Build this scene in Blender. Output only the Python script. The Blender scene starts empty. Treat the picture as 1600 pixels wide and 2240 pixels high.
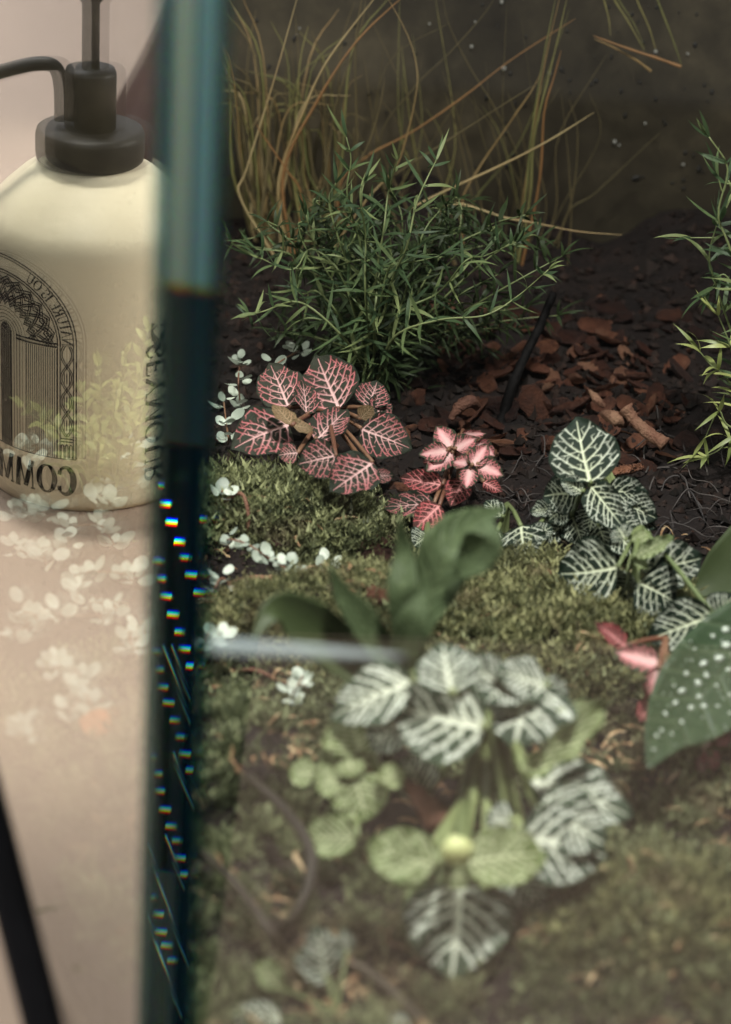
import bpy, bmesh, math, random
import numpy as np
from mathutils import Vector, Matrix

random.seed(7)
RNG = np.random.default_rng(7)
SC = bpy.context.scene
COL = SC.collection
R = math.radians

# ------------------------------------------------------------------ camera
CAMH, PITCH, ROLL, FPX = 0.545, R(27.0), R(3.6), 5500.0
cf = Vector((0, math.cos(PITCH), -math.sin(PITCH)))
cr0, cu0 = Vector((1, 0, 0)), Vector((0, math.sin(PITCH), math.cos(PITCH)))
cr = cr0 * math.cos(ROLL) + cu0 * math.sin(ROLL)
cu = cu0 * math.cos(ROLL) - cr0 * math.sin(ROLL)
CAM = Vector((0, 0, CAMH))
cam_data = bpy.data.cameras.new('camera')
cam = bpy.data.objects.new('camera', cam_data)
COL.objects.link(cam)
cam.matrix_world = Matrix(((cr.x, cu.x, -cf.x, 0), (cr.y, cu.y, -cf.y, 0), (cr.z, cu.z, -cf.z, CAMH), (0, 0, 0, 1)))
cam_data.sensor_fit = 'VERTICAL'
cam_data.sensor_height = 36.0
cam_data.lens = FPX / 2240 * 36
cam_data.clip_start = 0.02
cam_data.clip_end = 50
cam_data.dof.use_dof = True
cam_data.dof.focus_distance = 1.235
cam_data.dof.aperture_fstop = 7.2
SC.camera = cam

# ------------------------------------------------------------------ world, lamps, exposure
world = bpy.data.worlds.new('World')
SC.world = world
world.use_nodes = True
world.node_tree.nodes['Background'].inputs[0].default_value = (0.62, 0.6, 0.58, 1)
world.node_tree.nodes['Background'].inputs[1].default_value = 0.17


def lamp(name, kind, loc, target, energy, color, size=0.3, spread=None, size_y=None):
    d = bpy.data.lights.new(name, kind)
    d.energy = energy
    d.color = color
    if kind == 'AREA':
        d.size = size
        if size_y:
            d.shape = 'RECTANGLE'
            d.size_y = size_y
        if spread:
            d.spread = R(spread)
    if kind == 'SPOT':
        d.spot_size = R(spread)
        d.spot_blend = 0.35
        d.shadow_soft_size = size
    o = bpy.data.objects.new(name, d)
    COL.objects.link(o)
    o.location = loc
    o.rotation_euler = (Vector(target) - Vector(loc)).to_track_quat('-Z', 'Y').to_euler()
    return o


lamp('terrarium_lamp', 'AREA', (0.20, 0.64, 1.10), (0.05, 0.90, 0), 6.9, (1.0, 0.96, 0.91), 0.12, 92)
lamp('bottle_fill', 'AREA', (-1.15, 0.35, 0.55), (-0.42, 1.08, 0.10), 13.0, (1.0, 0.95, 0.86), 0.35)  # added fill light for the bottle body; no window is known there
lamp('grass_fill', 'SPOT', (0.0, 1.12, 0.95), (-0.07, 1.42, 0.22), 3.4, (1.0, 0.80, 0.52), 0.05, 27)  # added warm spot that brightens the grass and the upper back
lamp('bottle_lamp', 'SPOT', (-0.50, 1.22, 1.25), (-0.47, 1.12, 0), 80, (1.0, 0.95, 0.84), 0.06, 40)
lamp('wall_fill', 'AREA', (-0.6, 2.1, 1.5), (-1.4, 1.9, 0.1), 46, (0.93, 0.95, 1.0), 0.6)  # added light for the mirrored wall, no fixture known
lamp('front_wall_fill', 'AREA', (-0.5, -1.1, 1.2), (-0.7, -2.0, 0.0), 30, (1.0, 0.90, 0.74), 0.8)  # added to light the wall that the glass corner mirrors

SC.render.engine = 'CYCLES'
SC.cycles.use_denoising = True
try:
    SC.cycles.denoiser = 'OPENIMAGEDENOISE'
except Exception:
    pass
SC.cycles.max_bounces = 10
SC.cycles.transparent_max_bounces = 24
SC.cycles.glossy_bounces = 5
SC.cycles.caustics_reflective = False
SC.cycles.caustics_refractive = False
SC.cycles.sample_clamp_indirect = 4.0
SC.view_settings.view_transform = 'Standard'
SC.view_settings.look = 'None'
SC.view_settings.exposure = 0.0
SC.view_settings.gamma = 1.0
SC.view_settings.use_curve_mapping = False


# ------------------------------------------------------------------ helpers: picture point -> place
def ray(px, py):
    return (cf + cr * ((px - 800) / FPX) - cu * ((py - 1120) / FPX)).normalized()


def at_z(px, py, z):
    d = ray(px, py)
    return CAM + d * ((z - CAM.z) / d.z)


def at_y(px, py, y):
    d = ray(px, py)
    return CAM + d * (y / d.y)


def px_size(p, px):
    return px * (p - CAM).dot(cf) / FPX


# ------------------------------------------------------------------ helpers: objects
def link(name, me, mat=None, parent=None, loc=None):
    o = bpy.data.objects.new(name, me)
    COL.objects.link(o)
    if mat is not None and me is not None and len(me.materials) == 0:
        me.materials.append(mat)
    if parent is not None:
        o.parent = parent
    if loc is not None:
        o.location = loc
    return o


def tag(o, label=None, cat=None, group=None, kind=None):
    if label:
        o['label'] = label
    if cat:
        o['category'] = cat
    if group:
        o['group'] = group
    if kind:
        o['kind'] = kind
    return o


def thing(name, loc, label, cat, group=None):
    o = bpy.data.objects.new(name, None)
    COL.objects.link(o)
    o.empty_display_size = 0.01
    o.location = loc
    return tag(o, label, cat, group)


def pymesh(name, verts, faces, smooth=True):
    me = bpy.data.meshes.new(name)
    me.from_pydata([tuple(v) for v in verts], [], faces)
    if smooth:
        me.polygons.foreach_set('use_smooth', [True] * len(me.polygons))
    me.update()
    return me


def npmesh(name, V, F, smooth=False):
    """V (n,3) float, F (m,k) int"""
    me = bpy.data.meshes.new(name)
    m, k = F.shape
    me.vertices.add(len(V))
    me.vertices.foreach_set('co', np.ascontiguousarray(V, dtype=np.float32).ravel())
    me.loops.add(m * k)
    me.loops.foreach_set('vertex_index', np.ascontiguousarray(F, dtype=np.int32).ravel())
    me.polygons.add(m)
    me.polygons.foreach_set('loop_start', np.arange(0, m * k, k, dtype=np.int32))
    me.polygons.foreach_set('loop_total', np.full(m, k, dtype=np.int32))
    me.polygons.foreach_set('use_smooth', np.full(m, smooth, dtype=bool))
    me.update(calc_edges=True)
    me.validate()
    return me


def set_attr(me, name, vals):
    a = me.attributes.new(name, 'FLOAT', 'POINT')
    a.data.foreach_set('value', np.ascontiguousarray(vals, dtype=np.float32))


def spline(pts, n):
    """Catmull-Rom through pts"""
    P = [Vector(p) for p in pts]
    if len(P) == 2:
        return [P[0].lerp(P[1], i / n) for i in range(n + 1)]
    P = [P[0] * 2 - P[1]] + P + [P[-1] * 2 - P[-2]]
    segs = len(P) - 3
    out = []
    for i in range(n + 1):
        t = i / n * segs
        k = min(int(t), segs - 1)
        t -= k
        a, b, c, d = P[k:k + 4]
        out.append(0.5 * ((2 * b) + (c - a) * t + (2 * a - 5 * b + 4 * c - d) * t * t + (3 * b - a - 3 * c + d) * t ** 3))
    return out


def frames(path):
    T = []
    for i in range(len(path)):
        a = path[max(i - 1, 0)]
        b = path[min(i + 1, len(path) - 1)]
        t = b - a
        T.append(t.normalized() if t.length > 1e-9 else Vector((0, 0, 1)))
    up = Vector((0.13, 0.31, 0.94)).normalized()
    N = []
    n = up - T[0] * up.dot(T[0])
    if n.length < 1e-3:
        n = Vector((1, 0, 0)) - T[0] * T[0].x
    n.normalize()
    for t in T:
        n = n - t * n.dot(t)
        n.normalize()
        N.append(n.copy())
    return T, N


def tube_mesh(name, path, radii, sides=6, wob=0.0, cap=True):
    if not hasattr(radii, '__len__'):
        radii = [radii] * len(path)
    T, N = frames(path)
    V, F = [], []
    for i, p in enumerate(path):
        b = T[i].cross(N[i])
        for s in range(sides):
            a = 2 * math.pi * s / sides
            r = radii[i] * (1 + wob * random.uniform(-1, 1))
            V.append(p + N[i] * (r * math.cos(a)) + b * (r * math.sin(a)))
    for i in range(len(path) - 1):
        for s in range(sides):
            a, b = i * sides + s, i * sides + (s + 1) % sides
            F.append((a, b, b + sides, a + sides))
    if cap:
        F.append(tuple(range(sides - 1, -1, -1)))
        F.append(tuple(range((len(path) - 1) * sides, len(path) * sides)))
    return pymesh(name, V, F)


def lathe_mesh(name, prof, n=64, smooth=True):
    V, F = [], []
    for r, z in prof:
        for s in range(n):
            a = 2 * math.pi * s / n
            V.append((r * math.cos(a), r * math.sin(a), z))
    for i in range(len(prof) - 1):
        for s in range(n):
            a, b = i * n + s, i * n + (s + 1) % n
            F.append((a, b, b + n, a + n))
    F.append(tuple(range(n - 1, -1, -1)))
    F.append(tuple(range((len(prof) - 1) * n, len(prof) * n)))
    me = pymesh(name, V, F, smooth)
    return me


def box_mesh(name, lo, hi):
    x0, y0, z0 = lo
    x1, y1, z1 = hi
    V = [(x0, y0, z0), (x1, y0, z0), (x1, y1, z0), (x0, y1, z0), (x0, y0, z1), (x1, y0, z1), (x1, y1, z1), (x0, y1, z1)]
    F = [(3, 2, 1, 0), (4, 5, 6, 7), (0, 1, 5, 4), (1, 2, 6, 5), (2, 3, 7, 6), (3, 0, 4, 7)]
    return pymesh(name, V, F, False)


def prism(name, pts, z0, z1):
    n = len(pts)
    V = [(p[0], p[1], z0) for p in pts] + [(p[0], p[1], z1) for p in pts]
    F = [tuple(range(n - 1, -1, -1)), tuple(range(n, 2 * n))] + [(i, (i + 1) % n, (i + 1) % n + n, i + n) for i in range(n)]
    return pymesh(name, V, F, False)


# ------------------------------------------------------------------ helpers: materials
class NT:
    def __init__(self, name):
        self.m = bpy.data.materials.new(name)
        self.m.use_nodes = True
        self.t = self.m.node_tree
        self.t.nodes.clear()
        self.out = self.n('ShaderNodeOutputMaterial')

    def n(self, typ, **kw):
        nd = self.t.nodes.new(typ)
        for k, v in kw.items():
            setattr(nd, k, v)
        return nd

    def l(self, a, b):
        self.t.links.new(a, b)

    def val(self, sock, v):
        if hasattr(v, 'is_output') or isinstance(v, bpy.types.NodeSocket):
            self.l(v, sock)
        else:
            if isinstance(v, tuple) and len(v) == 3 and sock.type == 'RGBA':
                v = v + (1,)
            sock.default_value = v

    def math(self, op, a, b=0.0, c=0.0, clamp=False):
        nd = self.n('ShaderNodeMath', operation=op, use_clamp=clamp)
        self.val(nd.inputs[0], a)
        self.val(nd.inputs[1], b)
        self.val(nd.inputs[2], c)
        return nd.outputs[0]

    def mix(self, f, a, b):
        nd = self.n('ShaderNodeMix', data_type='RGBA')
        self.val(nd.inputs[0], f)
        self.val(nd.inputs[6], a)
        self.val(nd.inputs[7], b)
        return nd.outputs[2]

    def noise(self, scale, detail=4, rough=0.55, obj=True, vec=None):
        nd = self.n('ShaderNodeTexNoise')
        if vec is None:
            tc = self.n('ShaderNodeTexCoord')
            vec = tc.outputs['Object']
        self.l(vec, nd.inputs['Vector'])
        nd.inputs['Scale'].default_value = scale
        nd.inputs['Detail'].default_value = detail
        nd.inputs['Roughness'].default_value = rough
        return nd.outputs['Fac']

    def ramp(self, f, stops):
        nd = self.n('ShaderNodeValToRGB')
        self.l(f, nd.inputs[0])
        e = nd.color_ramp.elements
        while len(e) > 1:
            e.remove(e[-1])
        e[0].position = stops[0][0]
        e[0].color = stops[0][1] + (1,)
        for p, c in stops[1:]:
            k = e.new(p)
            k.color = c + (1,)
        return nd.outputs[0]

    def attr(self, name):
        return self.n('ShaderNodeAttribute', attribute_name=name).outputs['Fac']

    def rnd(self):
        return self.n('ShaderNodeObjectInfo').outputs['Random']

    def bump(self, h, strength=0.3, dist=0.001):
        nd = self.n('ShaderNodeBump')
        nd.inputs['Strength'].default_value = strength
        nd.inputs['Distance'].default_value = dist
        self.l(h, nd.inputs['Height'])
        return nd.outputs[0]

    def bsdf(self, color, rough=0.5, normal=None, spec=0.5, sss=0.0, metallic=0.0, trans=None):
        b = self.n('ShaderNodeBsdfPrincipled')
        self.val(b.inputs['Base Color'], color)
        self.val(b.inputs['Roughness'], rough)
        b.inputs['Specular IOR Level'].default_value = spec
        b.inputs['Metallic'].default_value = metallic
        if sss:
            b.inputs['Subsurface Weight'].default_value = sss
            b.inputs['Subsurface Radius'].default_value = (0.004, 0.003, 0.002)
        if normal is not None:
            self.l(normal, b.inputs['Normal'])
        o = b.outputs[0]
        if trans:
            tr = self.n('ShaderNodeBsdfTranslucent')
            self.val(tr.inputs['Color'], color)
            ms = self.n('ShaderNodeMixShader')
            ms.inputs[0].default_value = trans
            self.l(o, ms.inputs[1])
            self.l(tr.outputs[0], ms.inputs[2])
            o = ms.outputs[0]
        self.l(o, self.out.inputs['Surface'])
        return self.m


def m_plain(name, color, rough=0.5, nscale=0, namt=0.15, bump=0.0, spec=0.5, **kw):
    t = NT(name)
    c = color
    nrm = None
    if nscale:
        f = t.noise(nscale)
        dark = tuple(x * (1 - namt) for x in color)
        lite = tuple(min(1, x * (1 + namt)) for x in color)
        c = t.ramp(f, [(0.3, dark), (0.7, lite)])
        if bump:
            nrm = t.bump(f, bump, 0.002)
    return t.bsdf(c, rough, nrm, spec, **kw)


def m_leaf(name, base, base2, vein, vein_mid, edge=None, rough=0.5, trans=0.12):
    """leaf whose own colour follows the vein network stored on the mesh"""
    t = NT(name)
    r = t.rnd()
    nz = t.noise(3.5, 3)
    b = t.mix(t.math('MULTIPLY_ADD', r, 0.5, t.math('MULTIPLY', nz, 0.5)), base, base2)
    v = t.mix(t.attr('midness'), vein, vein_mid)
    nz2 = t.noise(9, 3)
    v = t.mix(t.math('MULTIPLY', nz2, 0.35), v, b)
    f = t.math('MULTIPLY', t.attr('vein'), t.math('MULTIPLY_ADD', r, 0.12, 0.86))
    c = t.mix(f, b, v)
    if edge:
        c = t.mix(t.attr('rim'), c, edge)
    h = t.math('ADD', t.math('MULTIPLY', t.attr('vein'), -1.0), t.math('MULTIPLY', t.noise(40, 2), 0.5))
    nrm = t.bump(h, 0.35, 0.004)
    return t.bsdf(c, rough, nrm, 0.14, trans=trans)


def m_var(name, stops, rough=0.5, nscale=6.0, spec=0.4, trans=None, bump=0.0, mixn=0.5):
    """colour varies from object to object and along each"""
    t = NT(name)
    f = t.math('ADD', t.math('MULTIPLY', t.rnd(), 1 - mixn), t.math('MULTIPLY', t.noise(nscale, 4), mixn))
    c = t.ramp(f, stops)
    nrm = t.bump(t.noise(nscale * 6, 4), bump, 0.002) if bump else None
    return t.bsdf(c, rough, nrm, spec, trans=trans)


def m_glass(name, k, tint, f0=0.04, speck=0.0):
    """thin clear glass: mirror by the Fresnel law, clear otherwise"""
    t = NT(name)
    g = t.n('ShaderNodeNewGeometry')
    dt = t.n('ShaderNodeVectorMath', operation='DOT_PRODUCT')
    t.l(g.outputs['Incoming'], dt.inputs[0])
    t.l(g.outputs['Normal'], dt.inputs[1])
    c = t.math('ABSOLUTE', dt.outputs['Value'])
    p = t.math('POWER', t.math('SUBTRACT', 1.0, c), 5.0)
    f = t.math('MULTIPLY_ADD', p, 1 - f0, f0)
    f = t.math('MULTIPLY', f, k, clamp=True)
    tr = t.n('ShaderNodeBsdfTransparent')
    tr.inputs[0].default_value = tint + (1,)
    gl = t.n('ShaderNodeBsdfGlossy')
    gl.inputs['Color'].default_value = (1, 1, 1, 1)
    gl.inputs['Roughness'].default_value = 0.0
    ms = t.n('ShaderNodeMixShader')
    t.l(f, ms.inputs[0])
    t.l(tr.outputs[0], ms.inputs[1])
    t.l(gl.outputs[0], ms.inputs[2])
    o = ms.outputs[0]
    if speck:
        vo = t.n('ShaderNodeTexVoronoi')
        tc = t.n('ShaderNodeTexCoord')
        t.l(tc.outputs['Object'], vo.inputs['Vector'])
        vo.inputs['Scale'].default_value = 160
        dd = t.math('LESS_THAN', vo.outputs['Distance'], 0.1)
        sel = t.math('GREATER_THAN', t.n('ShaderNodeSeparateColor').outputs[0], 2.0)
        df = t.n('ShaderNodeBsdfDiffuse')
        df.inputs[0].default_value = (0.8, 0.78, 0.7, 1)
        m2 = t.n('ShaderNodeMixShader')
        t.l(t.math('MULTIPLY', dd, speck), m2.inputs[0])
        t.l(o, m2.inputs[1])
        t.l(df.outputs[0], m2.inputs[2])
        o = m2.outputs[0]
    t.l(o, t.out.inputs['Surface'])
    return t.m


def m_edge(name, tint, base, clear=0.0, disp=0.0010):
    """polished glass edge: mirrors what is in front of it, each primary bent a little differently"""
    t = NT(name)
    g = t.n('ShaderNodeNewGeometry')
    acc = None
    for ch, dz in ((0, disp), (1, 0.0), (2, -disp)):
        va = t.n('ShaderNodeVectorMath', operation='ADD')
        t.l(g.outputs['Normal'], va.inputs[0])
        va.inputs[1].default_value = (0, 0, dz)
        vn = t.n('ShaderNodeVectorMath', operation='NORMALIZE')
        t.l(va.outputs[0], vn.inputs[0])
        gl = t.n('ShaderNodeBsdfGlossy')
        col = [0, 0, 0, 1]
        col[ch] = tint[ch]
        gl.inputs['Color'].default_value = col
        gl.inputs['Roughness'].default_value = 0.0
        t.l(vn.outputs[0], gl.inputs['Normal'])
        if acc is None:
            acc = gl.outputs[0]
        else:
            ad = t.n('ShaderNodeAddShader')
            t.l(acc, ad.inputs[0])
            t.l(gl.outputs[0], ad.inputs[1])
            acc = ad.outputs[0]
    df = t.n('ShaderNodeBsdfDiffuse')
    df.inputs[0].default_value = base + (1,)
    ad = t.n('ShaderNodeAddShader')
    t.l(acc, ad.inputs[0])
    t.l(df.outputs[0], ad.inputs[1])
    acc = ad.outputs[0]
    if clear:
        tr = t.n('ShaderNodeBsdfTransparent')
        tr.inputs[0].default_value = (0.75, 0.9, 0.9, 1)
        ms = t.n('ShaderNodeMixShader')
        ms.inputs[0].default_value = clear
        t.l(acc, ms.inputs[1])
        t.l(tr.outputs[0], ms.inputs[2])
        acc = ms.outputs[0]
    t.l(acc, t.out.inputs['Surface'])
    return t.m


# ------------------------------------------------------------------ layout constants
FRONT_Y = 0.62
TABLE_Z = -0.03
C = at_y(392, 1120, FRONT_Y)
CX = C.x
LP_ANG = R(25)
LDIR = Vector((-math.sin(LP_ANG), math.cos(LP_ANG), 0))       # along the left pane, away from the corner
LNRM = Vector((math.cos(LP_ANG), math.sin(LP_ANG), 0))        # into the terrarium
BACK_Y = 1.42
CORNER = Vector((CX, FRONT_Y, 0))


def pane_x(y):
    return CX - (y - FRONT_Y) * math.tan(LP_ANG)


def mirror(p):
    d = (p - CORNER).dot(LNRM)
    return p - LNRM * (2 * d)


# ------------------------------------------------------------------ the setting: room, table, soil
M_WALL = m_plain('pale_plaster', (0.76, 0.75, 0.77), 0.9, 2.0, 0.04)
M_TABLE = m_plain('warm_beige_table', (0.40, 0.305, 0.235), 0.7, 3.0, 0.10)
M_FLOOR = m_plain('dark_floor', (0.006, 0.008, 0.010), 0.7, 2.0, 0.2)

o = link('table_top', prism('table_top', [(-1.3, 0.53), (-0.045, 0.53), (-0.045, 0.24), (1.2, 0.16), (1.2, 2.3), (-1.3, 2.3)], TABLE_Z - 0.03, TABLE_Z), M_TABLE)  # forward part added so its reflection veils the lower front pane
tag(o, 'matte warm beige table top under the terrarium and the bottle, forward part added to veil the lower front glass', 'table', kind='structure')
o = link('floor', box_mesh('floor', (-3, -3, -0.80), (3, 4, -0.78)), M_FLOOR)
tag(o, 'dark floor of the room around the table', 'floor', kind='structure')
o = link('wall_left', box_mesh('wall_left', (-1.62, -3, -0.78), (-1.6, 4, 2.2)), M_WALL)
tag(o, 'pale wall mirrored in the glass behind the bottle', 'wall', kind='structure')
o = link('wall_front', box_mesh('wall_front', (-1.6, -1.97, -0.78), (-0.32, -1.95, 2.2)), M_WALL)  # unseen wall, width cut to shape what the glass mirrors
tag(o, 'unseen pale wall on the camera side of the room, cut short for its reflection in the glass', 'wall', kind='structure')

MOUNDS = []   # (x, y, rx, ry, h)


def mound_px(px, py, z, rx, ry, h):
    p = at_z(px, py, z)
    MOUNDS.append((p.x, p.y, rx, ry, h))
    return p


mound_px(590, 1125, 0.008, 0.046, 0.030, 0.015)
mound_px(690, 1350, 0.012, 0.045, 0.030, 0.022)
mound_px(1130, 1340, 0.008, 0.070, 0.055, 0.014)
mound_px(1440, 2010, 0.010, 0.050, 0.035, 0.022)
mound_px(470, 1700, 0.004, 0.055, 0.050, 0.014)
mound_px(560, 2000, 0.004, 0.05, 0.035, 0.010)
mound_px(960, 1780, 0.0, 0.050, 0.045, -0.010)
mound_px(1000, 990, 0.0, 0.05, 0.04, -0.010)
mound_px(830, 1260, 0.0, 0.03, 0.02, -0.012)


def _hash_noise(x, y, s, seed):
    return (np.sin(x * s * 1.7 + seed) * np.cos(y * s * 2.1 - seed * 1.3) + np.sin((x + y) * s * 1.1 + seed * 2.2) * 0.6
            + np.sin((x * 2.3 - y * 1.9) * s + seed * 0.7) * 0.4) / 2.0


def ground_np(x, y):
    z = 0.0035 * _hash_noise(x, y, 28, 1.0) + 0.0018 * _hash_noise(x, y, 90, 4.0)
    bk = np.clip((y - 1.26) / 0.15, 0, 1)
    z = z + bk * bk * (0.030 + 0.012 * np.sin(x * 31 + 1.0) + 0.006 * np.sin(x * 83))
    for mx, my, rx, ry, h in MOUNDS:
        q = ((x - mx) / rx) ** 2 + ((y - my) / ry) ** 2
        z = z + h * np.exp(-q * q * 0.55 - q * 0.35)
    return z


def gz(x, y):
    return float(ground_np(np.array([x]), np.array([y]))[0])


def at_g(px, py):
    z = 0.0
    for _ in range(12):
        p = at_z(px, py, z)
        z = z * 0.4 + gz(p.x, p.y) * 0.6
    p.z = z
    return p


nx, ny = 210, 280
xs = np.linspace(-0.45, 0.40, nx)
ys = np.linspace(FRONT_Y + 0.006, BACK_Y - 0.002, ny)
X, Y = np.meshgrid(xs, ys)
X = np.maximum(X, CX - (Y - FRONT_Y) * math.tan(LP_ANG) + 0.006)
Z = ground_np(X, Y) + RNG.normal(0, 0.0007, X.shape)
V = np.stack([X.ravel(), Y.ravel(), Z.ravel()], 1)
idx = np.arange(nx * ny).reshape(ny, nx)
F = np.stack([idx[:-1, :-1].ravel(), idx[:-1, 1:].ravel(), idx[1:, 1:].ravel(), idx[1:, :-1].ravel()], 1)
# skirt along the two panes in view
e1 = idx[0, :]
e2 = idx[:, 0]
n0 = len(V)
S1 = V[e1].copy(); S1[:, 2] = TABLE_Z + 0.004
S2 = V[e2].copy(); S2[:, 2] = TABLE_Z + 0.004
V = np.vstack([V, S1, S2])
a = n0 + np.arange(nx)
b = n0 + nx + np.arange(ny)
F = np.vstack([F, np.stack([a[:-1], a[1:], e1[1:], e1[:-1]], 1), np.stack([b[1:], b[:-1], e2[:-1], e2[1:]], 1)])
t = NT('dark_soil')
nz = t.noise(60, 8, 0.7)
col = t.ramp(nz, [(0.25, (0.003, 0.002, 0.002)), (0.55, (0.010, 0.006, 0.005)), (0.8, (0.028, 0.016, 0.012))])
M_SOIL = t.bsdf(col, 0.85, t.bump(t.noise(240, 6, 0.7), 0.8, 0.003), 0.25)
o = link('soil', npmesh('soil', V, F, True), M_SOIL)
tag(o, 'dark brown crumbly soil filling the bottom of the terrarium', 'soil', kind='structure')

# ------------------------------------------------------------------ the glass terrarium
M_GLASS_L = m_glass('left_glass', 1.78, (0.93, 0.95, 0.94))
M_GLASS_F = m_glass('front_glass', 1.0, (0.97, 0.985, 0.98))
M_BACKP = None
t = NT('misted_back_glass')
nz = t.noise(7, 5, 0.6)
nz2 = t.noise(45, 5, 0.65)
c = t.ramp(t.math('ADD', t.math('MULTIPLY', nz, 0.65), t.math('MULTIPLY', nz2, 0.35)),
           [(0.30, (0.010, 0.008, 0.006)), (0.5, (0.034, 0.028, 0.018)), (0.72, (0.095, 0.078, 0.050))])
M_BACKP = t.bsdf(c, 0.5, t.bump(nz2, 0.2, 0.002), 0.3)
TOP = 0.62
terr = thing('glass_terrarium', (CX, FRONT_Y, TABLE_Z), 'clear glass terrarium with a thick teal polished corner edge, planted inside', 'terrarium')


def tchild(name, me, mat):
    o = link(name, me, mat, terr)
    o.location = -Vector((CX, FRONT_Y, TABLE_Z))
    return o


TH = 0.0024
a = CORNER + LDIR * 0.004
b = CORNER + LDIR * ((BACK_Y - FRONT_Y) / math.cos(LP_ANG))
pl = tchild('left_pane', prism('left_pane', [a, b, b + LNRM * TH, a + LNRM * TH][::-1], TABLE_Z, TOP), M_GLASS_L)
pl['label'] = 'glass pane mirroring the pump bottle, with plants showing through'
tchild('front_pane', box_mesh('front_pane', (CX + 0.006, FRONT_Y - TH / 2, TABLE_Z), (0.42, FRONT_Y + TH / 2, TOP)), M_GLASS_F)
tchild('right_pane', box_mesh('right_pane', (0.42, FRONT_Y, TABLE_Z), (0.42 + TH, BACK_Y, TOP)), M_GLASS_F)
bp = tchild('back_pane', box_mesh('back_pane', (-0.46, BACK_Y, TABLE_Z), (0.42, BACK_Y + 0.004, TOP)), M_BACKP)
bp['label'] = 'murky misted back pane speckled with condensation'
tchild('base_plate', prism('base_plate', [(CX + .005, FRONT_Y + .003), (0.418, FRONT_Y + .003), (0.418, BACK_Y - .002), (pane_x(BACK_Y) + .01, BACK_Y - .002)], TABLE_Z + 0.0005, TABLE_Z + 0.0045), M_GLASS_F)

# polished corner: upright strips of glass with dark seams between them
EDGES = [(-0.0082, -0.0062, -5.2, (0.069, 0.142, 0.141), (0.0025, 0.010, 0.017), 0.62),
         (-0.0062, -0.0040, -5.1, (0.125, 0.257, 0.266), (0.0025, 0.010, 0.017), 0.35),
         (-0.0034, -0.0022, -5.0, (0.275, 0.456, 0.385), (0.0018, 0.007, 0.012), 0.0),
         (-0.0021, 0.0007, -4.95, (0.425, 0.589, 0.474), (0.0018, 0.007, 0.012), 0.0),
         (0.0018, 0.0030, -4.9, (0.138, 0.304, 0.326), (0.0025, 0.012, 0.022), 0.0),
         (0.0031, 0.0058, -4.8, (0.200, 0.399, 0.414), (0.0025, 0.012, 0.022), 0.0),
         (0.0059, 0.0076, -4.8, (0.138, 0.285, 0.296), (0.0025, 0.012, 0.022), 0.15),
         (0.0078, 0.0104, -5.2, (0.075, 0.142, 0.133), (0.002, 0.006, 0.009), 0.65)]
for i, (x0, x1, rot, tint, base, clear) in enumerate(EDGES):
    xm = (x0 + x1) / 2
    w = (x1 - x0) / 2
    rr = R(rot)
    me = box_mesh('edge_strip', (-w, -0.0012, TABLE_Z), (w, 0.0012, TOP))
    me.transform(Matrix.Translation((CX + xm, FRONT_Y - 0.006, 0)) @ Matrix.Rotation(rr, 4, 'Z'))
    tchild('edge_strip', me, m_edge('polished_edge_%d' % i, tint, base, clear))
M_SEAM = m_plain('dark_seam', (0.004, 0.012, 0.022), 0.3)
for x in (-0.0037, 0.0013):
    tchild('seam', box_mesh('seam', (CX + x - 0.0004, FRONT_Y - 0.0082, TABLE_Z), (CX + x + 0.0004, FRONT_Y - 0.0056, TOP)), M_SEAM)

# pale translucent tube added in place of a blurred highlight on the front pane
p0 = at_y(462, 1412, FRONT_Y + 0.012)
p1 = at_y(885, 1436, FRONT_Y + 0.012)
t = NT('pale_highlight_streak')
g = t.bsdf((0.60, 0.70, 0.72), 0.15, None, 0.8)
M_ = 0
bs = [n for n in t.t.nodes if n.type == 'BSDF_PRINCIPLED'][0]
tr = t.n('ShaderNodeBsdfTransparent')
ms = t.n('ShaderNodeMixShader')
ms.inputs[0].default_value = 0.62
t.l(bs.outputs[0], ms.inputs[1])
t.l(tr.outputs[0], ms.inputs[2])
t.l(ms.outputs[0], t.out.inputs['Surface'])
M_STREAK = t.m
gs = tchild('highlight_streak', tube_mesh('highlight_streak', spline([p0, p0.lerp(p1, 0.5), p1], 10), [0.0024] * 3 + [0.0020] * 3 + [0.0016, 0.0014, 0.0011, 0.0008, 0.0004], 8), M_STREAK)
gs['label'] = 'pale bluish highlight streak across the front pane, made as a translucent tube'

# condensation on the back pane
M_SPOT = m_plain('dark_speck', (0.010, 0.009, 0.008), 0.6)
M_DROP = m_plain('water_drop', (0.26, 0.26, 0.24), 0.05, spec=1.0)


def blob_mesh(name, r=1.0, flat=1.0, seed=0, sub=1, amp=0.2):
    bm = bmesh.new()
    bmesh.ops.create_icosphere(bm, subdivisions=sub, radius=r)
    rn = random.Random(seed)
    for v in bm.verts:
        v.co *= 1 + amp * rn.uniform(-1, 1)
        v.co.y *= flat
    me = bpy.data.meshes.new(name)
    bm.to_mesh(me)
    bm.free()
    me.polygons.foreach_set('use_smooth', [True] * len(me.polygons))
    return me


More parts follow.
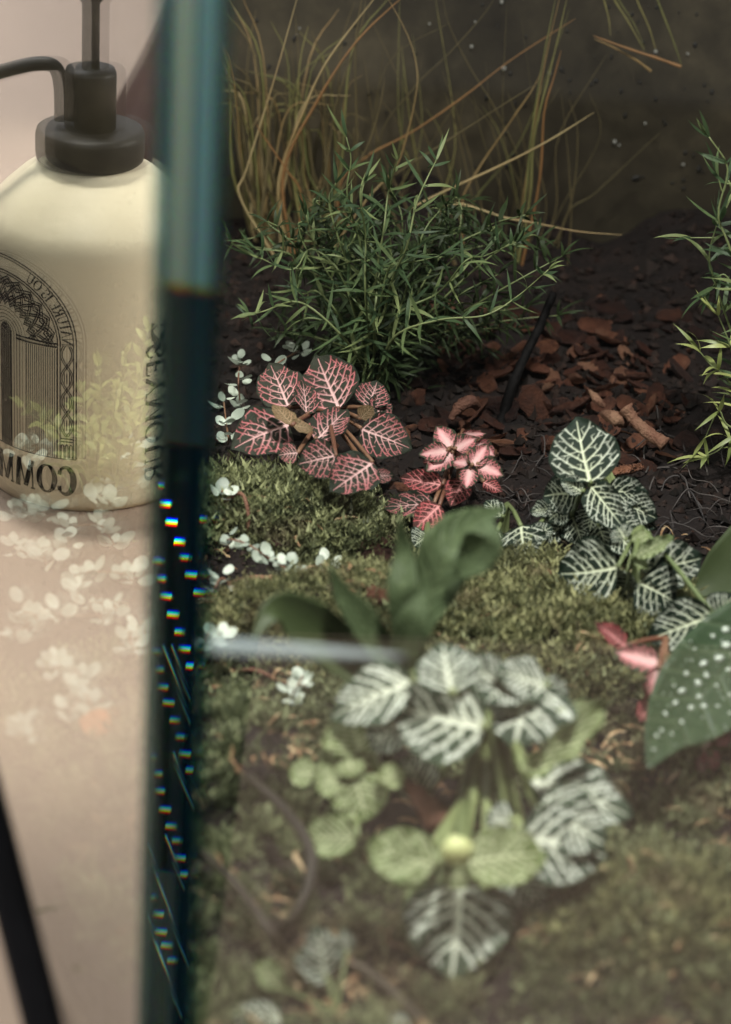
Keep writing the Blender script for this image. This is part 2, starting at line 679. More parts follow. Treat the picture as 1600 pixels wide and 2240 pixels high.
speck_me = [blob_mesh('speck', 1, 0.25, s) for s in range(3)]
for s in speck_me:
    s.materials.append(M_SPOT)
base_t = Vector((CX, FRONT_Y, TABLE_Z))
rn = random.Random(3)
for i in range(95):
    px = rn.uniform(1020, 1560) if i < 70 else rn.uniform(520, 1000)
    py = rn.uniform(5, 420) if i < 70 else rn.uniform(5, 430)
    p = at_y(px, py, BACK_Y - 0.0008)
    o = link('speck', speck_me[i % 3], None, terr, p - base_t)
    k = px_size(p, rn.uniform(2, 6.5))
    o.scale = (k * rn.uniform(0.5, 1.1), k, k * rn.uniform(0.6, 1.5))
drop_me = blob_mesh('water_drop', 1, 0.7, 5, 2, 0.05)
drop_me.materials.append(M_DROP)
for px, py, r in [(1032, 102, 4.5), (1103, 150, 6), (1203, 160, 4), (1435, 113, 5), (1345, 310, 5), (1355, 318, 3), (1495, 360, 4), (656, 62, 3), (650, 76, 3), (606, 168, 3.5),
                  (493, 158, 4), (1412, 270, 3.5), (1040, 48, 3), (698, 125, 3), (940, 52, 3), (1098, 4, 5), (1505, 118, 3.5)]:
    p = at_y(px, py, BACK_Y - 0.002)
    k = px_size(p, r * 0.8)
    o = link('water_drop', drop_me, None, terr, p - base_t)
    o.scale = (k, k, k * 1.2)

# unseen lamp panel added out of frame; its repeated rows give the edge glints
LED_PX = [(331, 1062), (341, 1104), (356, 1144), (374, 1187), (390, 1223), (408, 1262), (426, 1301),
          (395, 1060), (414, 1100), (435, 1140),
          (318, 1228), (329, 1267), (343, 1306), (359, 1346), (375, 1385), (393, 1424), (404, 1462),
          (315, 1426), (325, 1466), (335, 1505), (349, 1539), (364, 1578), (379, 1616), (393, 1654), (403, 1690),
          (309, 1657), (322, 1694), (327, 1732), (341, 1773), (355, 1810), (369, 1843), (381, 1882), (390, 1918),
          (310, 1964), (325, 2002), (332, 2041), (345, 2071), (358, 2105)]
fn = Vector((math.sin(R(-5.0)), -math.cos(R(-5.0)), 0))
fpt = Vector((CX - 0.001, FRONT_Y - 0.0072, 0))
M_LEDS = []
LEDS = (3.0, 1.1, 0.38)  # weaker emission for the fainter repeats of the glints
for _i in range(3):
  t = NT('white_diode')
  em = t.n('ShaderNodeEmission')
  em.inputs[0].default_value = (1.0, 0.98, 0.92, 1)
  em.inputs[1].default_value = LEDS[_i]
  t.l(em.outputs[0], t.out.inputs['Surface'])
  M_LEDS.append(t.m)
M_BLACK = m_plain('matte_black', (0.0015, 0.0015, 0.002), 0.7, spec=0.05)
led_pts = []
for i, (px, py) in enumerate(LED_PX):
    d = ray(px + 22, py)
    vp = CAM + d * 1.17
    q = vp - fn * (2 * (vp - fpt).dot(fn))
    led_pts.append(q)
cen = sum(led_pts, Vector()) / len(led_pts)
ledp = thing('glint_panel', (cen.x, cen.y, -0.78), 'unseen black panel with added rows of tiny white lamps, giving the glints in the glass corner', 'lamp')
lb = ledp.location
lx = Vector((math.cos(R(-5)), math.sin(R(-5)), 0))
for i, q in enumerate(led_pts):
    s = 0.6 if i in (9, 16, 24, 25, 33, 32) else 1.0
    w, h = 0.0026 * s, 0.0008
    me = pymesh('diode', [lx * -w + Vector((0, 0, -h)), lx * w + Vector((0, 0, -h)), lx * w + Vector((0, 0, h)), lx * -w + Vector((0, 0, h)),
                          lx * -w + Vector((0, -.002, -h)), lx * w + Vector((0, -.002, -h)), lx * w + Vector((0, -.002, h)), lx * -w + Vector((0, -.002, h))],
                [(0, 1, 2, 3), (7, 6, 5, 4), (0, 4, 5, 1), (1, 5, 6, 2), (2, 6, 7, 3), (3, 7, 4, 0)], False)
    link('diode', me, M_LEDS[0 if i < 4 or i == 7 else (1 if i < 17 else 2)], ledp, q - lb)
M_STREAK_TUBE = m_plain('pale_streak_tube', (0.42, 0.46, 0.46), 0.5)  # thin tubes added for the slanted lines mirrored in the glass edge
for a, b in (((357, 1412), (406, 1535)), ((338, 1412), (406, 1587)), ((360, 1646), (413, 1775)), ((343, 1827), (392, 1950)), ((297, 1845), (388, 2090)), ((297, 2002), (385, 2230)), ((350, 1990), (400, 2120)), ((322, 2060), (372, 2200))):
    qs = []
    for px, py in (a, b):
        vp = CAM + ray(px + 22, py) * 1.165
        qs.append(vp - fn * (2 * (vp - fpt).dot(fn)) - lb)
    link('streak_tube', tube_mesh('streak_tube', qs, 0.00028, 6), M_STREAK_TUBE, ledp)
zs = [q.z for q in led_pts]
link('board', box_mesh('board', (-0.05, -0.05, min(zs) + 0.78 - 0.03), (0.05, -0.045, max(zs) + 0.78 + 0.02)), M_BLACK, ledp)
link('post', tube_mesh('post', [Vector((0, -.048, 0)), Vector((0, -.048, min(zs) + 0.75))], 0.008, 8), M_BLACK, ledp)
link('foot', lathe_mesh('foot', [(0.1, 0.0005), (0.1, 0.01), (0.02, 0.016)], 24), M_BLACK, ledp)

# ------------------------------------------------------------------ the bottle (stands left of the frame, mirrored in the left pane)
VP = at_z(193, 1022, TABLE_Z)
BP = mirror(VP)
DIST = (VP - CAM).dot(cf)
PXM = DIST / FPX
BR = 226 * PXM
K = mirror(CAM)
fdir = (K - BP); fdir.z = 0; fdir.normalize()
rdir = (-fdir).cross(Vector((0, 0, 1)))


def axis_z(py):
    """height on the bottle's axis seen at picture row py"""
    yy = VP.y
    return at_y(193 + (1022 - py) * 0.028, py, yy).z - TABLE_Z


Hshould, Hneck = axis_z(478), axis_z(352)
M_BOTTLE = m_plain('cream_plastic', (0.84, 0.765, 0.56), 0.45, 14, 0.03, spec=0.4)
M_CAP = m_plain('black_cap_plastic', (0.010, 0.009, 0.0075), 0.5, 60, 0.1, spec=0.25)
M_PRINT = m_plain('dark_print', (0.005, 0.004, 0.003), 0.7, spec=0.1)
bot = thing('pump_bottle', BP, 'cream pump bottle with black cap and arched dark print, mirrored in the left glass', 'bottle')
rc = 112 * PXM
prof = [(BR * 0.90, 0.0002), (BR * 0.965, 0.001), (BR * 0.99, 0.0035), (BR, 0.007), (BR, Hshould - 0.006), (BR * 0.992, Hshould - 0.002), (BR * 0.97, Hshould + 0.003),
        (BR * 0.93, Hshould + 0.0075), (BR * 0.80, Hshould + (Hneck - Hshould) * 0.52), (BR * 0.62, Hshould + (Hneck - Hshould) * 0.82), (rc * 0.97, Hneck - 0.001), (rc * 0.9, Hneck + 0.002)]
link('body', lathe_mesh('body', prof, 96), M_BOTTLE, bot)
h0, h1 = Hneck, axis_z(278)
cap = link('cap', lathe_mesh('cap', [(rc * 0.90, h0), (rc * 0.985, h0 + 0.002), (rc, h0 + 0.005), (rc, h1 - 0.0035), (rc * 0.97, h1 - 0.001), (rc * 0.9, h1), (rc * 0.3, h1 + .0003)], 64), M_CAP, bot)
h2 = axis_z(150)
rp = 53 * PXM
link('pump_collar', lathe_mesh('pump_collar', [(rp, h1 - 0.0005), (rp, h2 - 0.0025), (rp * 0.93, h2), (rp * 0.3, h2 + .0003)], 40), M_CAP, bot)
h3 = axis_z(-60)
rs = 18 * PXM
link('pump_stem', lathe_mesh('pump_stem', [(rs, h2), (rs, axis_z(8)), (rs * 1.5, axis_z(-4)), (rs * 1.6, h3)], 24), M_CAP, bot)
# spout: rises beside the collar and bends away, seen to the left in the mirror
lf = rdir
zt, zb = axis_z(150), axis_z(265)
sp = [lf * (58 * PXM) + Vector((0, 0, zb)), lf * (60 * PXM) + Vector((0, 0, axis_z(190))), lf * (72 * PXM) + Vector((0, 0, zt)), lf * (105 * PXM) + Vector((0, 0, axis_z(143))),
      lf * (150 * PXM) + Vector((0, 0, axis_z(153))), lf * (230 * PXM) + Vector((0, 0, axis_z(180))), lf * (300 * PXM) + Vector((0, 0, axis_z(208)))]
link('spout', tube_mesh('spout', spline(sp, 28), 15 * PXM, 12), M_CAP, bot)

# printed artwork, laid on the body as thin raised ink
INK_V, INK_F = [], []
TH0 = R(48.5)


def ink_pt(u, v):
    th = TH0 + u / BR
    n = fdir * math.cos(th) + rdir * math.sin(th)
    return n * (BR + 0.00025) + Vector((0, 0, v))


def ink_line(pts, w, closed=False):
    n = len(pts)
    if n < 2:
        return
    Ls, Rs = [], []
    for i in range(n):
        if closed:
            a, b = pts[(i - 1) % n], pts[(i + 1) % n]
        else:
            a, b = pts[max(i - 1, 0)], pts[min(i + 1, n - 1)]
        dx, dy = b[0] - a[0], b[1] - a[1]
        L = math.hypot(dx, dy) or 1
        ww = w[i] if hasattr(w, '__len__') else w
        ox, oy = -dy / L * ww / 2, dx / L * ww / 2
        Ls.append((pts[i][0] + ox, pts[i][1] + oy))
        Rs.append((pts[i][0] - ox, pts[i][1] - oy))
    k = len(INK_V)
    for i in range(n):
        INK_V.append(ink_pt(*Ls[i]))
        INK_V.append(ink_pt(*Rs[i]))
    for i in range(n if closed else n - 1):
        a, b = k + 2 * i, k + 2 * ((i + 1) % n)
        INK_F.append((a, a + 1, b + 1, b))


def seg(x0, y0, x1, y1, n=2):
    return [(x0 + (x1 - x0) * i / n, y0 + (y1 - y0) * i / n) for i in range(n + 1)]


def arc(cx, cy, rx, ry, a0, a1, n=16):
    return [(cx + rx * math.cos(R(a0 + (a1 - a0) * i / n)), cy + ry * math.sin(R(a0 + (a1 - a0) * i / n))) for i in range(n + 1)]


def swell(n, lo, hi):
    return [lo + (hi - lo) * math.sin(math.pi * i / n) ** 1.3 for i in range(n + 1)]


TK, TN = 0.13, 0.045


def glyph(ch):
    """serif capitals as strokes in a box one high: (strokes, advance)"""
    S = lambda x, y, w=0.22: (seg(x - w / 2, y, x + w / 2, y), TN)
    if ch == 'C':
        return [(arc(0.42, 0.5, 0.37, 0.48, 48, 312, 24), swell(24, TN * 1.2, TK * 1.1)), (seg(0.68, 0.86, 0.70, 0.70), TN * 2), (seg(0.68, 0.14, 0.70, 0.30), TN * 2), (seg(0.02, 0.5, -0.05, 0.5), 0.05)], 0.86
    if ch == 'O':
        return [(arc(0.44, 0.5, 0.38, 0.48, 90, 270, 18), swell(18, TN, TK)), (arc(0.44, 0.5, 0.38, 0.48, -90, 90, 18), swell(18, TN, TK)), (seg(0.02, 0.5, -0.05, 0.5), 0.05), (seg(0.86, 0.5, 0.93, 0.5), 0.05)], 0.98
    if ch == 'M':
        return [(seg(0.16, 0, 0.20, 1), TN), (seg(0.20, 1, 0.55, 0.05), TK), (seg(0.55, 0.05, 0.90, 1), TN), (seg(0.92, 1, 0.98, 0), TK), S(0.16, 0.02), S(0.98, 0.02, 0.3), S(0.16, 0.98, 0.18), S(0.96, 0.98, 0.18)], 1.16
    if ch == 'U':
        return [(seg(0.18, 1, 0.18, 0.3), TK), (arc(0.45, 0.3, 0.27, 0.28, 180, 360, 14), TN * 1.6), (seg(0.72, 0.3, 0.72, 1), TN), S(0.18, 0.98, 0.3), S(0.72, 0.98)], 0.9
    if ch == 'N':
        return [(seg(0.16, 0, 0.16, 1), TN), (seg(0.14, 1, 0.76, 0.02), TK), (seg(0.76, 0, 0.76, 1), TN), S(0.16, 0.02), S(0.76, 0.98), S(0.1, 0.98, 0.15)], 0.92
    if ch == 'E':
        return [(seg(0.18, 0, 0.18, 1), TK), (seg(0.1, 0.98, 0.66, 0.98), TN), (seg(0.1, 0.02, 0.70, 0.02), TN), (seg(0.18, 0.52, 0.5, 0.52), TN), (seg(0.66, 0.98, 0.66, 0.82), TN), (seg(0.70, 0.02, 0.70, 0.2), TN), (seg(0.5, 0.42, 0.5, 0.62), TN)], 0.78
    if ch == 'S':
        return [(arc(0.36, 0.74, 0.24, 0.23, 30, 250, 14), swell(14, TN, TK * 0.9)), (arc(0.34, 0.26, 0.26, 0.25, 70, -150, 14), swell(14, TN * 1.4, TK)), (seg(0.57, 0.86, 0.59, 0.70), TN * 1.4), (seg(0.10, 0.14, 0.08, 0.32), TN * 1.4)], 0.7
    if ch == 'Y':
        return [(seg(0.08, 1, 0.42, 0.48), TK), (seg(0.76, 1, 0.44, 0.48), TN), (seg(0.43, 0.5, 0.43, 0), TK), S(0.10, 0.98), S(0.76, 0.98), S(0.43, 0.02, 0.3)], 0.86
    if ch == 'R':
        return [(seg(0.18, 0, 0.18, 1), TK), (arc(0.36, 0.74, 0.24, 0.24, 90, -90, 12), swell(12, TN, TK)), (seg(0.18, 0.98, 0.36, 0.98), TN), (seg(0.18, 0.5, 0.36, 0.5), TN), (seg(0.36, 0.5, 0.74, 0.02), TK), S(0.18, 0.02, 0.3), S(0.76, 0.02, 0.2)], 0.84
    if ch == 'A':
        return [(seg(0.08, 0, 0.42, 1), TN), (seg(0.42, 1, 0.76, 0), TK), (seg(0.22, 0.36, 0.64, 0.36), TN), S(0.08, 0.02), S(0.76, 0.02, 0.28)], 0.84
    if ch == 'T':
        return [(seg(0.38, 0, 0.38, 1), TK), (seg(0.04, 0.98, 0.72, 0.98), TN), (seg(0.04, 0.98, 0.04, 0.82), TN), (seg(0.72, 0.98, 0.72, 0.82), TN), S(0.38, 0.02, 0.3)], 0.76
    if ch == 'I':
        return [(seg(0.18, 0, 0.18, 1), TK), S(0.18, 0.98, 0.3), S(0.18, 0.02, 0.3)], 0.40
    return [], 0.42


def write(text, place, size, sx=1.0, bold=1.0):
    """place(x, y) maps text space (x along, y up, in metres) to the label sheet"""
    x = 0.0
    for ch in text:
        st, adv = glyph(ch)
        for pts, w in st:
            q = [place((x + p[0] * sx) * size, p[1] * size) for p in pts]
            ww = [a * size * bold for a in w] if hasattr(w, '__len__') else w * size * bold
            ink_line(q, ww)
        x += adv * sx
    return x * size


LW = R(42.2) * BR                       # half width of the label
VS = axis_z(1003) + 0.0                 # rough
cosp = 0.905
VPX = PXM / cosp                         # metres of height per picture pixel
V_BOT = (1128 - 1018) * VPX * 1.0 - 0.006 + 0.004
V_BOT = 0.0300
V_SPR = V_BOT + 232 * VPX
AR = 152 * VPX / LW                      # arch height ratio
g1 = 0.00055


def arch(r, w, v0=V_BOT):
    pts = [(-r, v0), (-r, (v0 + V_SPR) / 2)] + [(r * math.cos(R(180 - 180 * i / 48)), V_SPR + r * AR * math.sin(R(180 * i / 48))) for i in range(49)] + [(r, (v0 + V_SPR) / 2), (r, v0)]
    ink_line(pts, w)


for rr_, w in ((1.0, 1.2), (0.965, 1.0), (0.80, 1.2), (0.765, 1.0)):
    arch(LW * rr_, g1 * w)
for rr_ in (0.145, 0.19, 0.235, 0.28, 0.325):
    arch(LW * rr_, g1 * 0.6)
# central opening, solid black
sw = 0.105 * LW
NC = 14
for j in range(NC):
    u = -sw + (j + 0.5) * 2 * sw / NC
    ink_line(seg(u, V_BOT, u, V_SPR + AR * 1.25 * math.sqrt(max(0.0, sw * sw - u * u)), 4), 2 * sw / NC * 1.04)
# fluted columns either side
for s in (-1, 1):
    for i in range(15):
        u = s * LW * (0.345 + i * (0.755 - 0.345) / 14)
        ink_line(seg(u, V_BOT, u, V_SPR - 0.002, 3), g1 * 0.85)
    ink_line(seg(s * LW * 0.18, V_SPR - 0.0012, s * LW * 0.765, V_SPR - 0.0012, 8), g1 * 1.8)
    ink_line(seg(s * LW * 0.18, V_SPR + 0.0006, s * LW * 0.765, V_SPR + 0.0006, 8), g1 * 1.5)
    # plaited border
    cu_, hw = s * LW * 0.8825, LW * 0.070
    ph = 0.0125
    z0, z1 = V_BOT + 0.012, V_SPR
    for off in (0.0, 0.5):
        for dw in (-0.13, 0.13):
            pts = []
            m = 120
            for i in range(m + 1):
                v = z0 + (z1 - z0) * i / m
                a = 2 * math.pi * ((v - z0) / (ph * 2) + off)
                pts.append((cu_ + hw * math.sin(a) + dw * hw * (1.1 + 0.4 * abs(math.cos(a))), v))
            ink_line(pts, g1 * 1.0)
    for q in (-0.45, 0.0, 0.45):
        for j in range(int((z1 - z0) / ph)):
            v = z0 + j * ph
            ink_line(seg(cu_ + q * hw, v + ph * 0.28, cu_ + q * hw, v + ph * 0.72), g1 * 0.9)
    ink_line(seg(cu_ - hw * 1.2, z0 - 0.001, cu_ + hw * 1.2, z0 - 0.001), g1 * 1.3)
    ink_line(seg(cu_ - hw * 1.2, z0 - 0.0026, cu_ + hw * 1.2, z0 - 0.0026), g1 * 1.3)
    for q in (-0.75, 0, 0.75):
        x = cu_ + q * hw
        ink_line(arc(x, z0 - 0.0060, hw * 0.26, 0.0018, 180, 0, 8), g1)
        for e in (-0.26, 0.26):
            ink_line(seg(x + e * hw, V_BOT, x + e * hw, z0 - 0.0060), g1)
ink_line(seg(-LW, V_BOT, LW, V_BOT, 24), g1)
# interlace filling the arch: strands weaving between the inner and outer bands
def weave(off, cyc, mid_, amp, dw):
    pts = []
    for i in range(161):
        a = 180 * i / 160
        ph_ = 2 * math.pi * (i / 160 * cyc + off)
        f = mid_ + amp * math.sin(ph_) * (1 + 0.15 * math.cos(2 * ph_)) + dw
        aa = a + 3.0 * math.sin(2 * ph_)
        pts.append((-LW * f * math.cos(R(aa)), V_SPR + LW * AR * f * math.sin(R(aa))))
    ink_line(pts, g1 * 1.15)


for off in (0.0, 0.33, 0.66):
    for dw in (-0.024, 0.024):
        weave(off, 4.0, 0.55, 0.165, dw)
for off in (0.2, 0.7):
    for dw in (-0.02, 0.02):
        weave(off, 6.0, 0.44, 0.075, dw)
        weave(off + 0.15, 6.0, 0.67, 0.065, dw)


# lettering round the arch (the half the mirror shows)
def on_arch(x, y):
    a = x / (LW * 0.885 * (1 + AR) / 2)
    rr_ = LW * 0.825 + y
    f = rr_ / LW
    return (-LW * f * math.cos(a), V_SPR + LW * AR * f * math.sin(a))


write('NATURE IS OU', on_arch, LW * 0.135, 0.86, 1.35)
# name under the arch
n_u = -LW * 0.985
v_t = V_BOT - 0.0195
write('COMMUNE', lambda x, y: (n_u + x, v_t + y), 0.0152, 0.72, 1.45)
# name up the side, reading downwards, and the small flourish above it
su = -R(92.5) * BR
top_v = V_BOT + 66 * 2 * VPX * 0.86 + 0.0290
write('SEYMOUR', lambda x, y: (su + y, top_v - x), 0.0115, 1.06, 1.4)
ev = axis_z(610) - 0.012
eu = su + 0.0045
for sgn in (-1, 1):
    for q in (0.0, 0.5, 1.0):
        ink_line([(eu + sgn * (0.001 + 0.0035 * math.sin(a * 1.5 + q)), ev + 0.007 * math.cos(a + q * 0.7) + q * 0.004 - 0.002) for a in [math.pi * j / 14 for j in range(15)]], g1 * 1.3)
pm = pymesh('print', INK_V, INK_F, False)
pr = link('print', pm, M_PRINT, bot)
pr['label'] = 'dark printed arch, interlace and lettering on the bottle'

# ------------------------------------------------------------------ black stand leg in front of the left pane
pa, pb = at_y(-60, 1640, 0.66), at_y(118, 2330, 0.60)
dd = (pb - pa).normalized()
foot = pb + dd * ((-0.78 - pb.z) / dd.z)
top = pa - dd * 0.012
leg = thing('light_stand', foot, 'black metal stand leg leaning across the lower left, close to the camera', 'stand')
link('pole', tube_mesh('pole', [Vector((0, 0, 0)), (top - foot)], 0.0062, 16), M_BLACK, leg)
link('foot', lathe_mesh('foot', [(0.012, 0.0), (0.012, 0.02), (0.006, 0.03)], 16), M_BLACK, leg)


# ------------------------------------------------------------------ veined leaves
def leaf_mesh(name, seed, asp=0.72, vw=1.0, npairs=6, fill=0.0, nt=84, nv=56, arch_=0.10, fold=0.10, peak=0.55, tipp=0.92, wavy=0.02, net=1.0, vein_edge=0.94):
    rn = random.Random(seed)
    T = np.linspace(0, 1, nt + 1)
    U = np.linspace(-1, 1, nv + 1)
    w = (T + 1e-6) ** peak * (1 - T + 1e-6) ** tipp
    w = w / w.max() * 0.5
    sk = rn.uniform(-0.05, 0.05)
    Vx = np.outer(w, U)
    Ty = np.repeat(T[:, None], nv + 1, 1)
    Ux = np.repeat(U[None, :], nt + 1, 0)
    # vein network in true proportions (x * asp)
    segs = []

    def wid(tt):
        return float(np.interp(tt, T, w)) * asp

    def inside(x, y, lim):
        return 0 < y < 0.985 and abs(x) < wid(y) * lim

    def grow(x, y, ang, length, width, curve, lim, depth):
        st = 0.02
        n = int(length / st)
        side = rn.choice((-1, 1))
        nextb = rn.uniform(0.05, 0.09)
        acc = 0
        for i in range(n):
            a2 = ang + rn.gauss(0, 0.10)
            nx_, ny_ = x + st * math.sin(a2), y + st * math.cos(a2)
            if not inside(nx_, ny_, lim):
                break
            wl = width * (1 - 0.55 * i / max(n, 1))
            segs.append((x, y, nx_, ny_, wl))
            x, y = nx_, ny_
            ang += curve * st
            acc += st
            if depth < 2 and acc > nextb:
                acc = 0
                nextb = rn.uniform(0.055, 0.10)
                side = -side
                grow(x, y, ang + side * rn.uniform(0.75, 1.15), rn.uniform(0.07, 0.13) * (1 if depth == 0 else 0.6) * net, width * 0.58, -side * 1.2, lim, depth + 1)

    # midrib
    x, y = 0.0, 0.0
    m = 40
    for i in range(m):
        yy = (i + 1) / m * 0.93
        xx = sk * asp * math.sin(yy * 2.5) * 0.4
        segs.append((x, y, xx, yy, 0.030 * vw * (1 - 0.75 * i / m)))
        x, y = xx, yy
    for s in (-1, 1):
        for i in range(npairs):
            t0 = 0.035 + 0.72 * (i / npairs) ** 1.05 + rn.uniform(-0.015, 0.015)
            a0 = (1.05 - 0.40 * i / npairs + rn.uniform(-0.1, 0.1))
            xx = sk * asp * math.sin(t0 * 2.5) * 0.4
            grow(xx, t0, s * a0, 0.62, 0.0185 * vw * (1 - 0.4 * i / npairs), -s * 0.95, vein_edge, 0)
    S = np.array(segs)
    P = np.stack([(Vx * asp).ravel(), Ty.ravel()], 1)
    best = np.full(len(P), -1.0)
    for k0 in range(0, len(S), 60):
        q = S[k0:k0 + 60]
        A, B, W = q[:, 0:2], q[:, 2:4], q[:, 4]
        d = B - A
        L2 = (d ** 2).sum(1) + 1e-12
        tt = ((P[:, None, :] - A[None]) * d[None]).sum(2) / L2[None]
        tt = np.clip(tt, 0, 1)
        c = A[None] + d[None] * tt[:, :, None]
        dist = np.sqrt(((P[:, None, :] - c) ** 2).sum(2))
        val = (W[None] * 0.62 - dist) / 0.0085 + 0.5
        best = np.maximum(best, val.max(1))
    vein = np.clip(best, 0, 1)
    au = np.abs(Ux).ravel()
    if fill:
        nzv = 0.5 + 0.5 * np.sin(P[:, 0] * 60 + np.sin(P[:, 1] * 37 + seed) * 2) * np.sin(P[:, 1] * 55 + seed)
        vein = np.maximum(vein, np.clip((fill - au - 0.35 * nzv + 0.15) * 3.5, 0, 1) * np.clip((0.97 - Ty.ravel()) * 6, 0, 1))
    Zz = arch_ * 4 * Ty * (1 - Ty) * 0.35 - fold * (1 - Ux ** 2) * w[:, None] * 0.9 + wavy * Ux ** 2 * np.sin(Ty * 17 + seed + Ux * 1.5)
    quilt = (1 - vein.reshape(Zz.shape)) * 0.015 * np.clip(1 - np.abs(Ux), 0, 1) ** 0.3
    Zz = Zz + quilt
    Vx = Vx + sk * 0.5 * np.sin(Ty * 2.6)
    Vv = np.stack([Vx.ravel(), Ty.ravel(), Zz.ravel()], 1)
    ii = np.arange((nt + 1) * (nv + 1)).reshape(nt + 1, nv + 1)
    F = np.stack([ii[:-1, :-1].ravel(), ii[:-1, 1:].ravel(), ii[1:, 1:].ravel(), ii[1:, :-1].ravel()], 1)
    me = npmesh(name, Vv, F, True)
    if len(me.vertices) == len(vein):
        set_attr(me, 'vein', vein)
        set_attr(me, 'midness', np.clip(1.15 - au * 1.3 - Ty.ravel() * 0.55, 0, 1))
        set_attr(me, 'rim', np.clip((au - 0.93) * 14, 0, 1))
    return me


M_PINK = m_leaf('pink_veined_leaf', (0.016, 0.022, 0.014), (0.036, 0.038, 0.026), (0.70, 0.23, 0.245), (0.86, 0.56, 0.54), (0.014, 0.024, 0.015))
M_PINK2 = m_leaf('pink_centred_leaf', (0.030, 0.045, 0.026), (0.045, 0.050, 0.030), (0.72, 0.20, 0.24), (0.88, 0.58, 0.56), (0.02, 0.035, 0.02))
M_RED = m_leaf('red_leaf', (0.05, 0.022, 0.018), (0.075, 0.03, 0.025), (0.64, 0.15, 0.16), (0.80, 0.36, 0.35))
M_TANL = m_leaf('tan_young_leaf', (0.11, 0.085, 0.045), (0.16, 0.11, 0.055), (0.50, 0.30, 0.19), (0.55, 0.40, 0.26))
M_WHITE = m_leaf('white_veined_leaf', (0.010, 0.018, 0.012), (0.018, 0.030, 0.020), (0.74, 0.79, 0.66), (0.78, 0.84, 0.60), (0.016, 0.028, 0.018))
M_WHITE2 = m_leaf('silvery_veined_leaf', (0.020, 0.036, 0.024), (0.045, 0.068, 0.042), (0.78, 0.82, 0.72), (0.82, 0.86, 0.70), (0.07, 0.10, 0.06))
M_LIME = m_leaf('lime_young_leaf', (0.085, 0.12, 0.045), (0.13, 0.165, 0.062), (0.50, 0.55, 0.34), (0.58, 0.62, 0.40))
M_STEM = m_var('green_stem', [(0.3, (0.10, 0.13, 0.05)), (0.7, (0.16, 0.19, 0.08))], 0.5, 30)
M_REDSTEM = m_var('reddish_stem', [(0.3, (0.12, 0.05, 0.03)), (0.7, (0.17, 0.09, 0.05))], 0.5, 30)

LM = {
    'pink': ([leaf_mesh('leaf', 10 + i, vw=1.08 + 0.08 * (i % 3), npairs=5 + i % 2, arch_=0.18 + .10 * (i % 3), fold=0.14 + 0.10 * (i % 2), wavy=.035) for i in range(9)], M_PINK),
    'bright': ([leaf_mesh('leaf', 30 + i, asp=0.6, vw=1.3, npairs=6, fill=0.62, arch_=0.2, fold=0.25, nt=60, nv=40, wavy=.03) for i in range(4)], M_PINK2),
    'red': ([leaf_mesh('leaf', 40 + i, asp=0.6, vw=1.45, npairs=5, fill=0.22, nt=60, nv=40, arch_=.25, fold=.2) for i in range(3)], M_RED),
    'tan': ([leaf_mesh('leaf', 50 + i, vw=0.8, npairs=6, nt=60, nv=40) for i in range(2)], M_TANL),
    'white': ([leaf_mesh('leaf', 60 + i, vw=1.12 + 0.06 * (i % 3), npairs=5 + i % 2, arch_=0.18 + .12 * (i % 3), fold=0.16 + 0.14 * (i % 2), wavy=.045, net=0.85) for i in range(9)], M_WHITE),
    'silver': ([leaf_mesh('leaf', 80 + i, vw=1.9, npairs=5 + i % 2, arch_=0.22 + .06 * (i % 3), fold=0.12, wavy=.03, net=0.7) for i in range(5)], M_WHITE2),
    'lime': ([leaf_mesh('leaf', 90 + i, vw=1.5, npairs=6, arch_=0.25, fold=0.2, wavy=.05, peak=.45, tipp=.6, nt=60, nv=40) for i in range(4)], M_LIME),
}
_cnt = {}


def put_leaf(parent, base, tip, width, kind, roll=0.0, name='leaf', zs=1.0):
    meshes, mat = LM[kind]
    k = _cnt.get(kind, 0)
    _cnt[kind] = k + 1
    me = meshes[k % len(meshes)]
    if not me.materials:
        me.materials.append(mat)
    d = tip - base
    L = d.length
    yv = d / L
    view = (CAM - base).normalized()
    zv = view - yv * view.dot(yv)
    zv = (zv.normalized() + Vector((0, 0, 0.25)))
    zv = zv - yv * zv.dot(yv)
    zv.normalize()
    zv = Matrix.Rotation(R(roll), 3, yv) @ zv
    xv = yv.cross(zv)
    o = link(name, me, None, parent)
    m = Matrix((xv, yv, zv)).transposed().to_4x4()
    m.translation = base - Vector(parent.location)
    o.matrix_local = m @ Matrix.Diagonal((width, L, L * zs, 1))
    return o


def stem_to(parent, a, b, r=0.0011, mat=None, sag=0.3, name='stem'):
    mid = a.lerp(b, 0.5)
    mid.z = mid.z * (1 - sag) + max(a.z, b.z) * sag
    loc = Vector(parent.location)
    pth = spline([a - loc, mid - loc, b - loc], 8)
    return link(name, tube_mesh(name, pth, [r * 1.2 - r * 0.3 * i / 8 for i in range(9)], 6), mat or M_STEM, parent)


def veined_plant(name, ground_px, label, leaves, cat='plant', group=None, crown_z=0.02, stem_mat=None, stem_r=0.0011):
    """leaves: (bx, by, bz, tx, ty, tz, width_px, kind, roll)"""
    g = at_g(*ground_px)
    root = thing(name, g, label, cat, group)
    crown = g + Vector((0, 0, crown_z))
    stem_to(root, g - Vector((0, 0, 0.004)), crown, stem_r * 1.6, stem_mat, 0.0)
    for lf_ in leaves:
        bx, by, bz, tx, ty, tz, w, kind = lf_[:8]
        roll = lf_[8] if len(lf_) > 8 else random.uniform(-14, 14)
        b_, t_ = at_z(bx, by, bz), at_z(tx, ty, tz)
        put_leaf(root, b_, t_, px_size(b_, w), kind, roll)
        if (b_ - crown).length > 0.004:
            stem_to(root, crown, b_, stem_r, stem_mat)
    return root


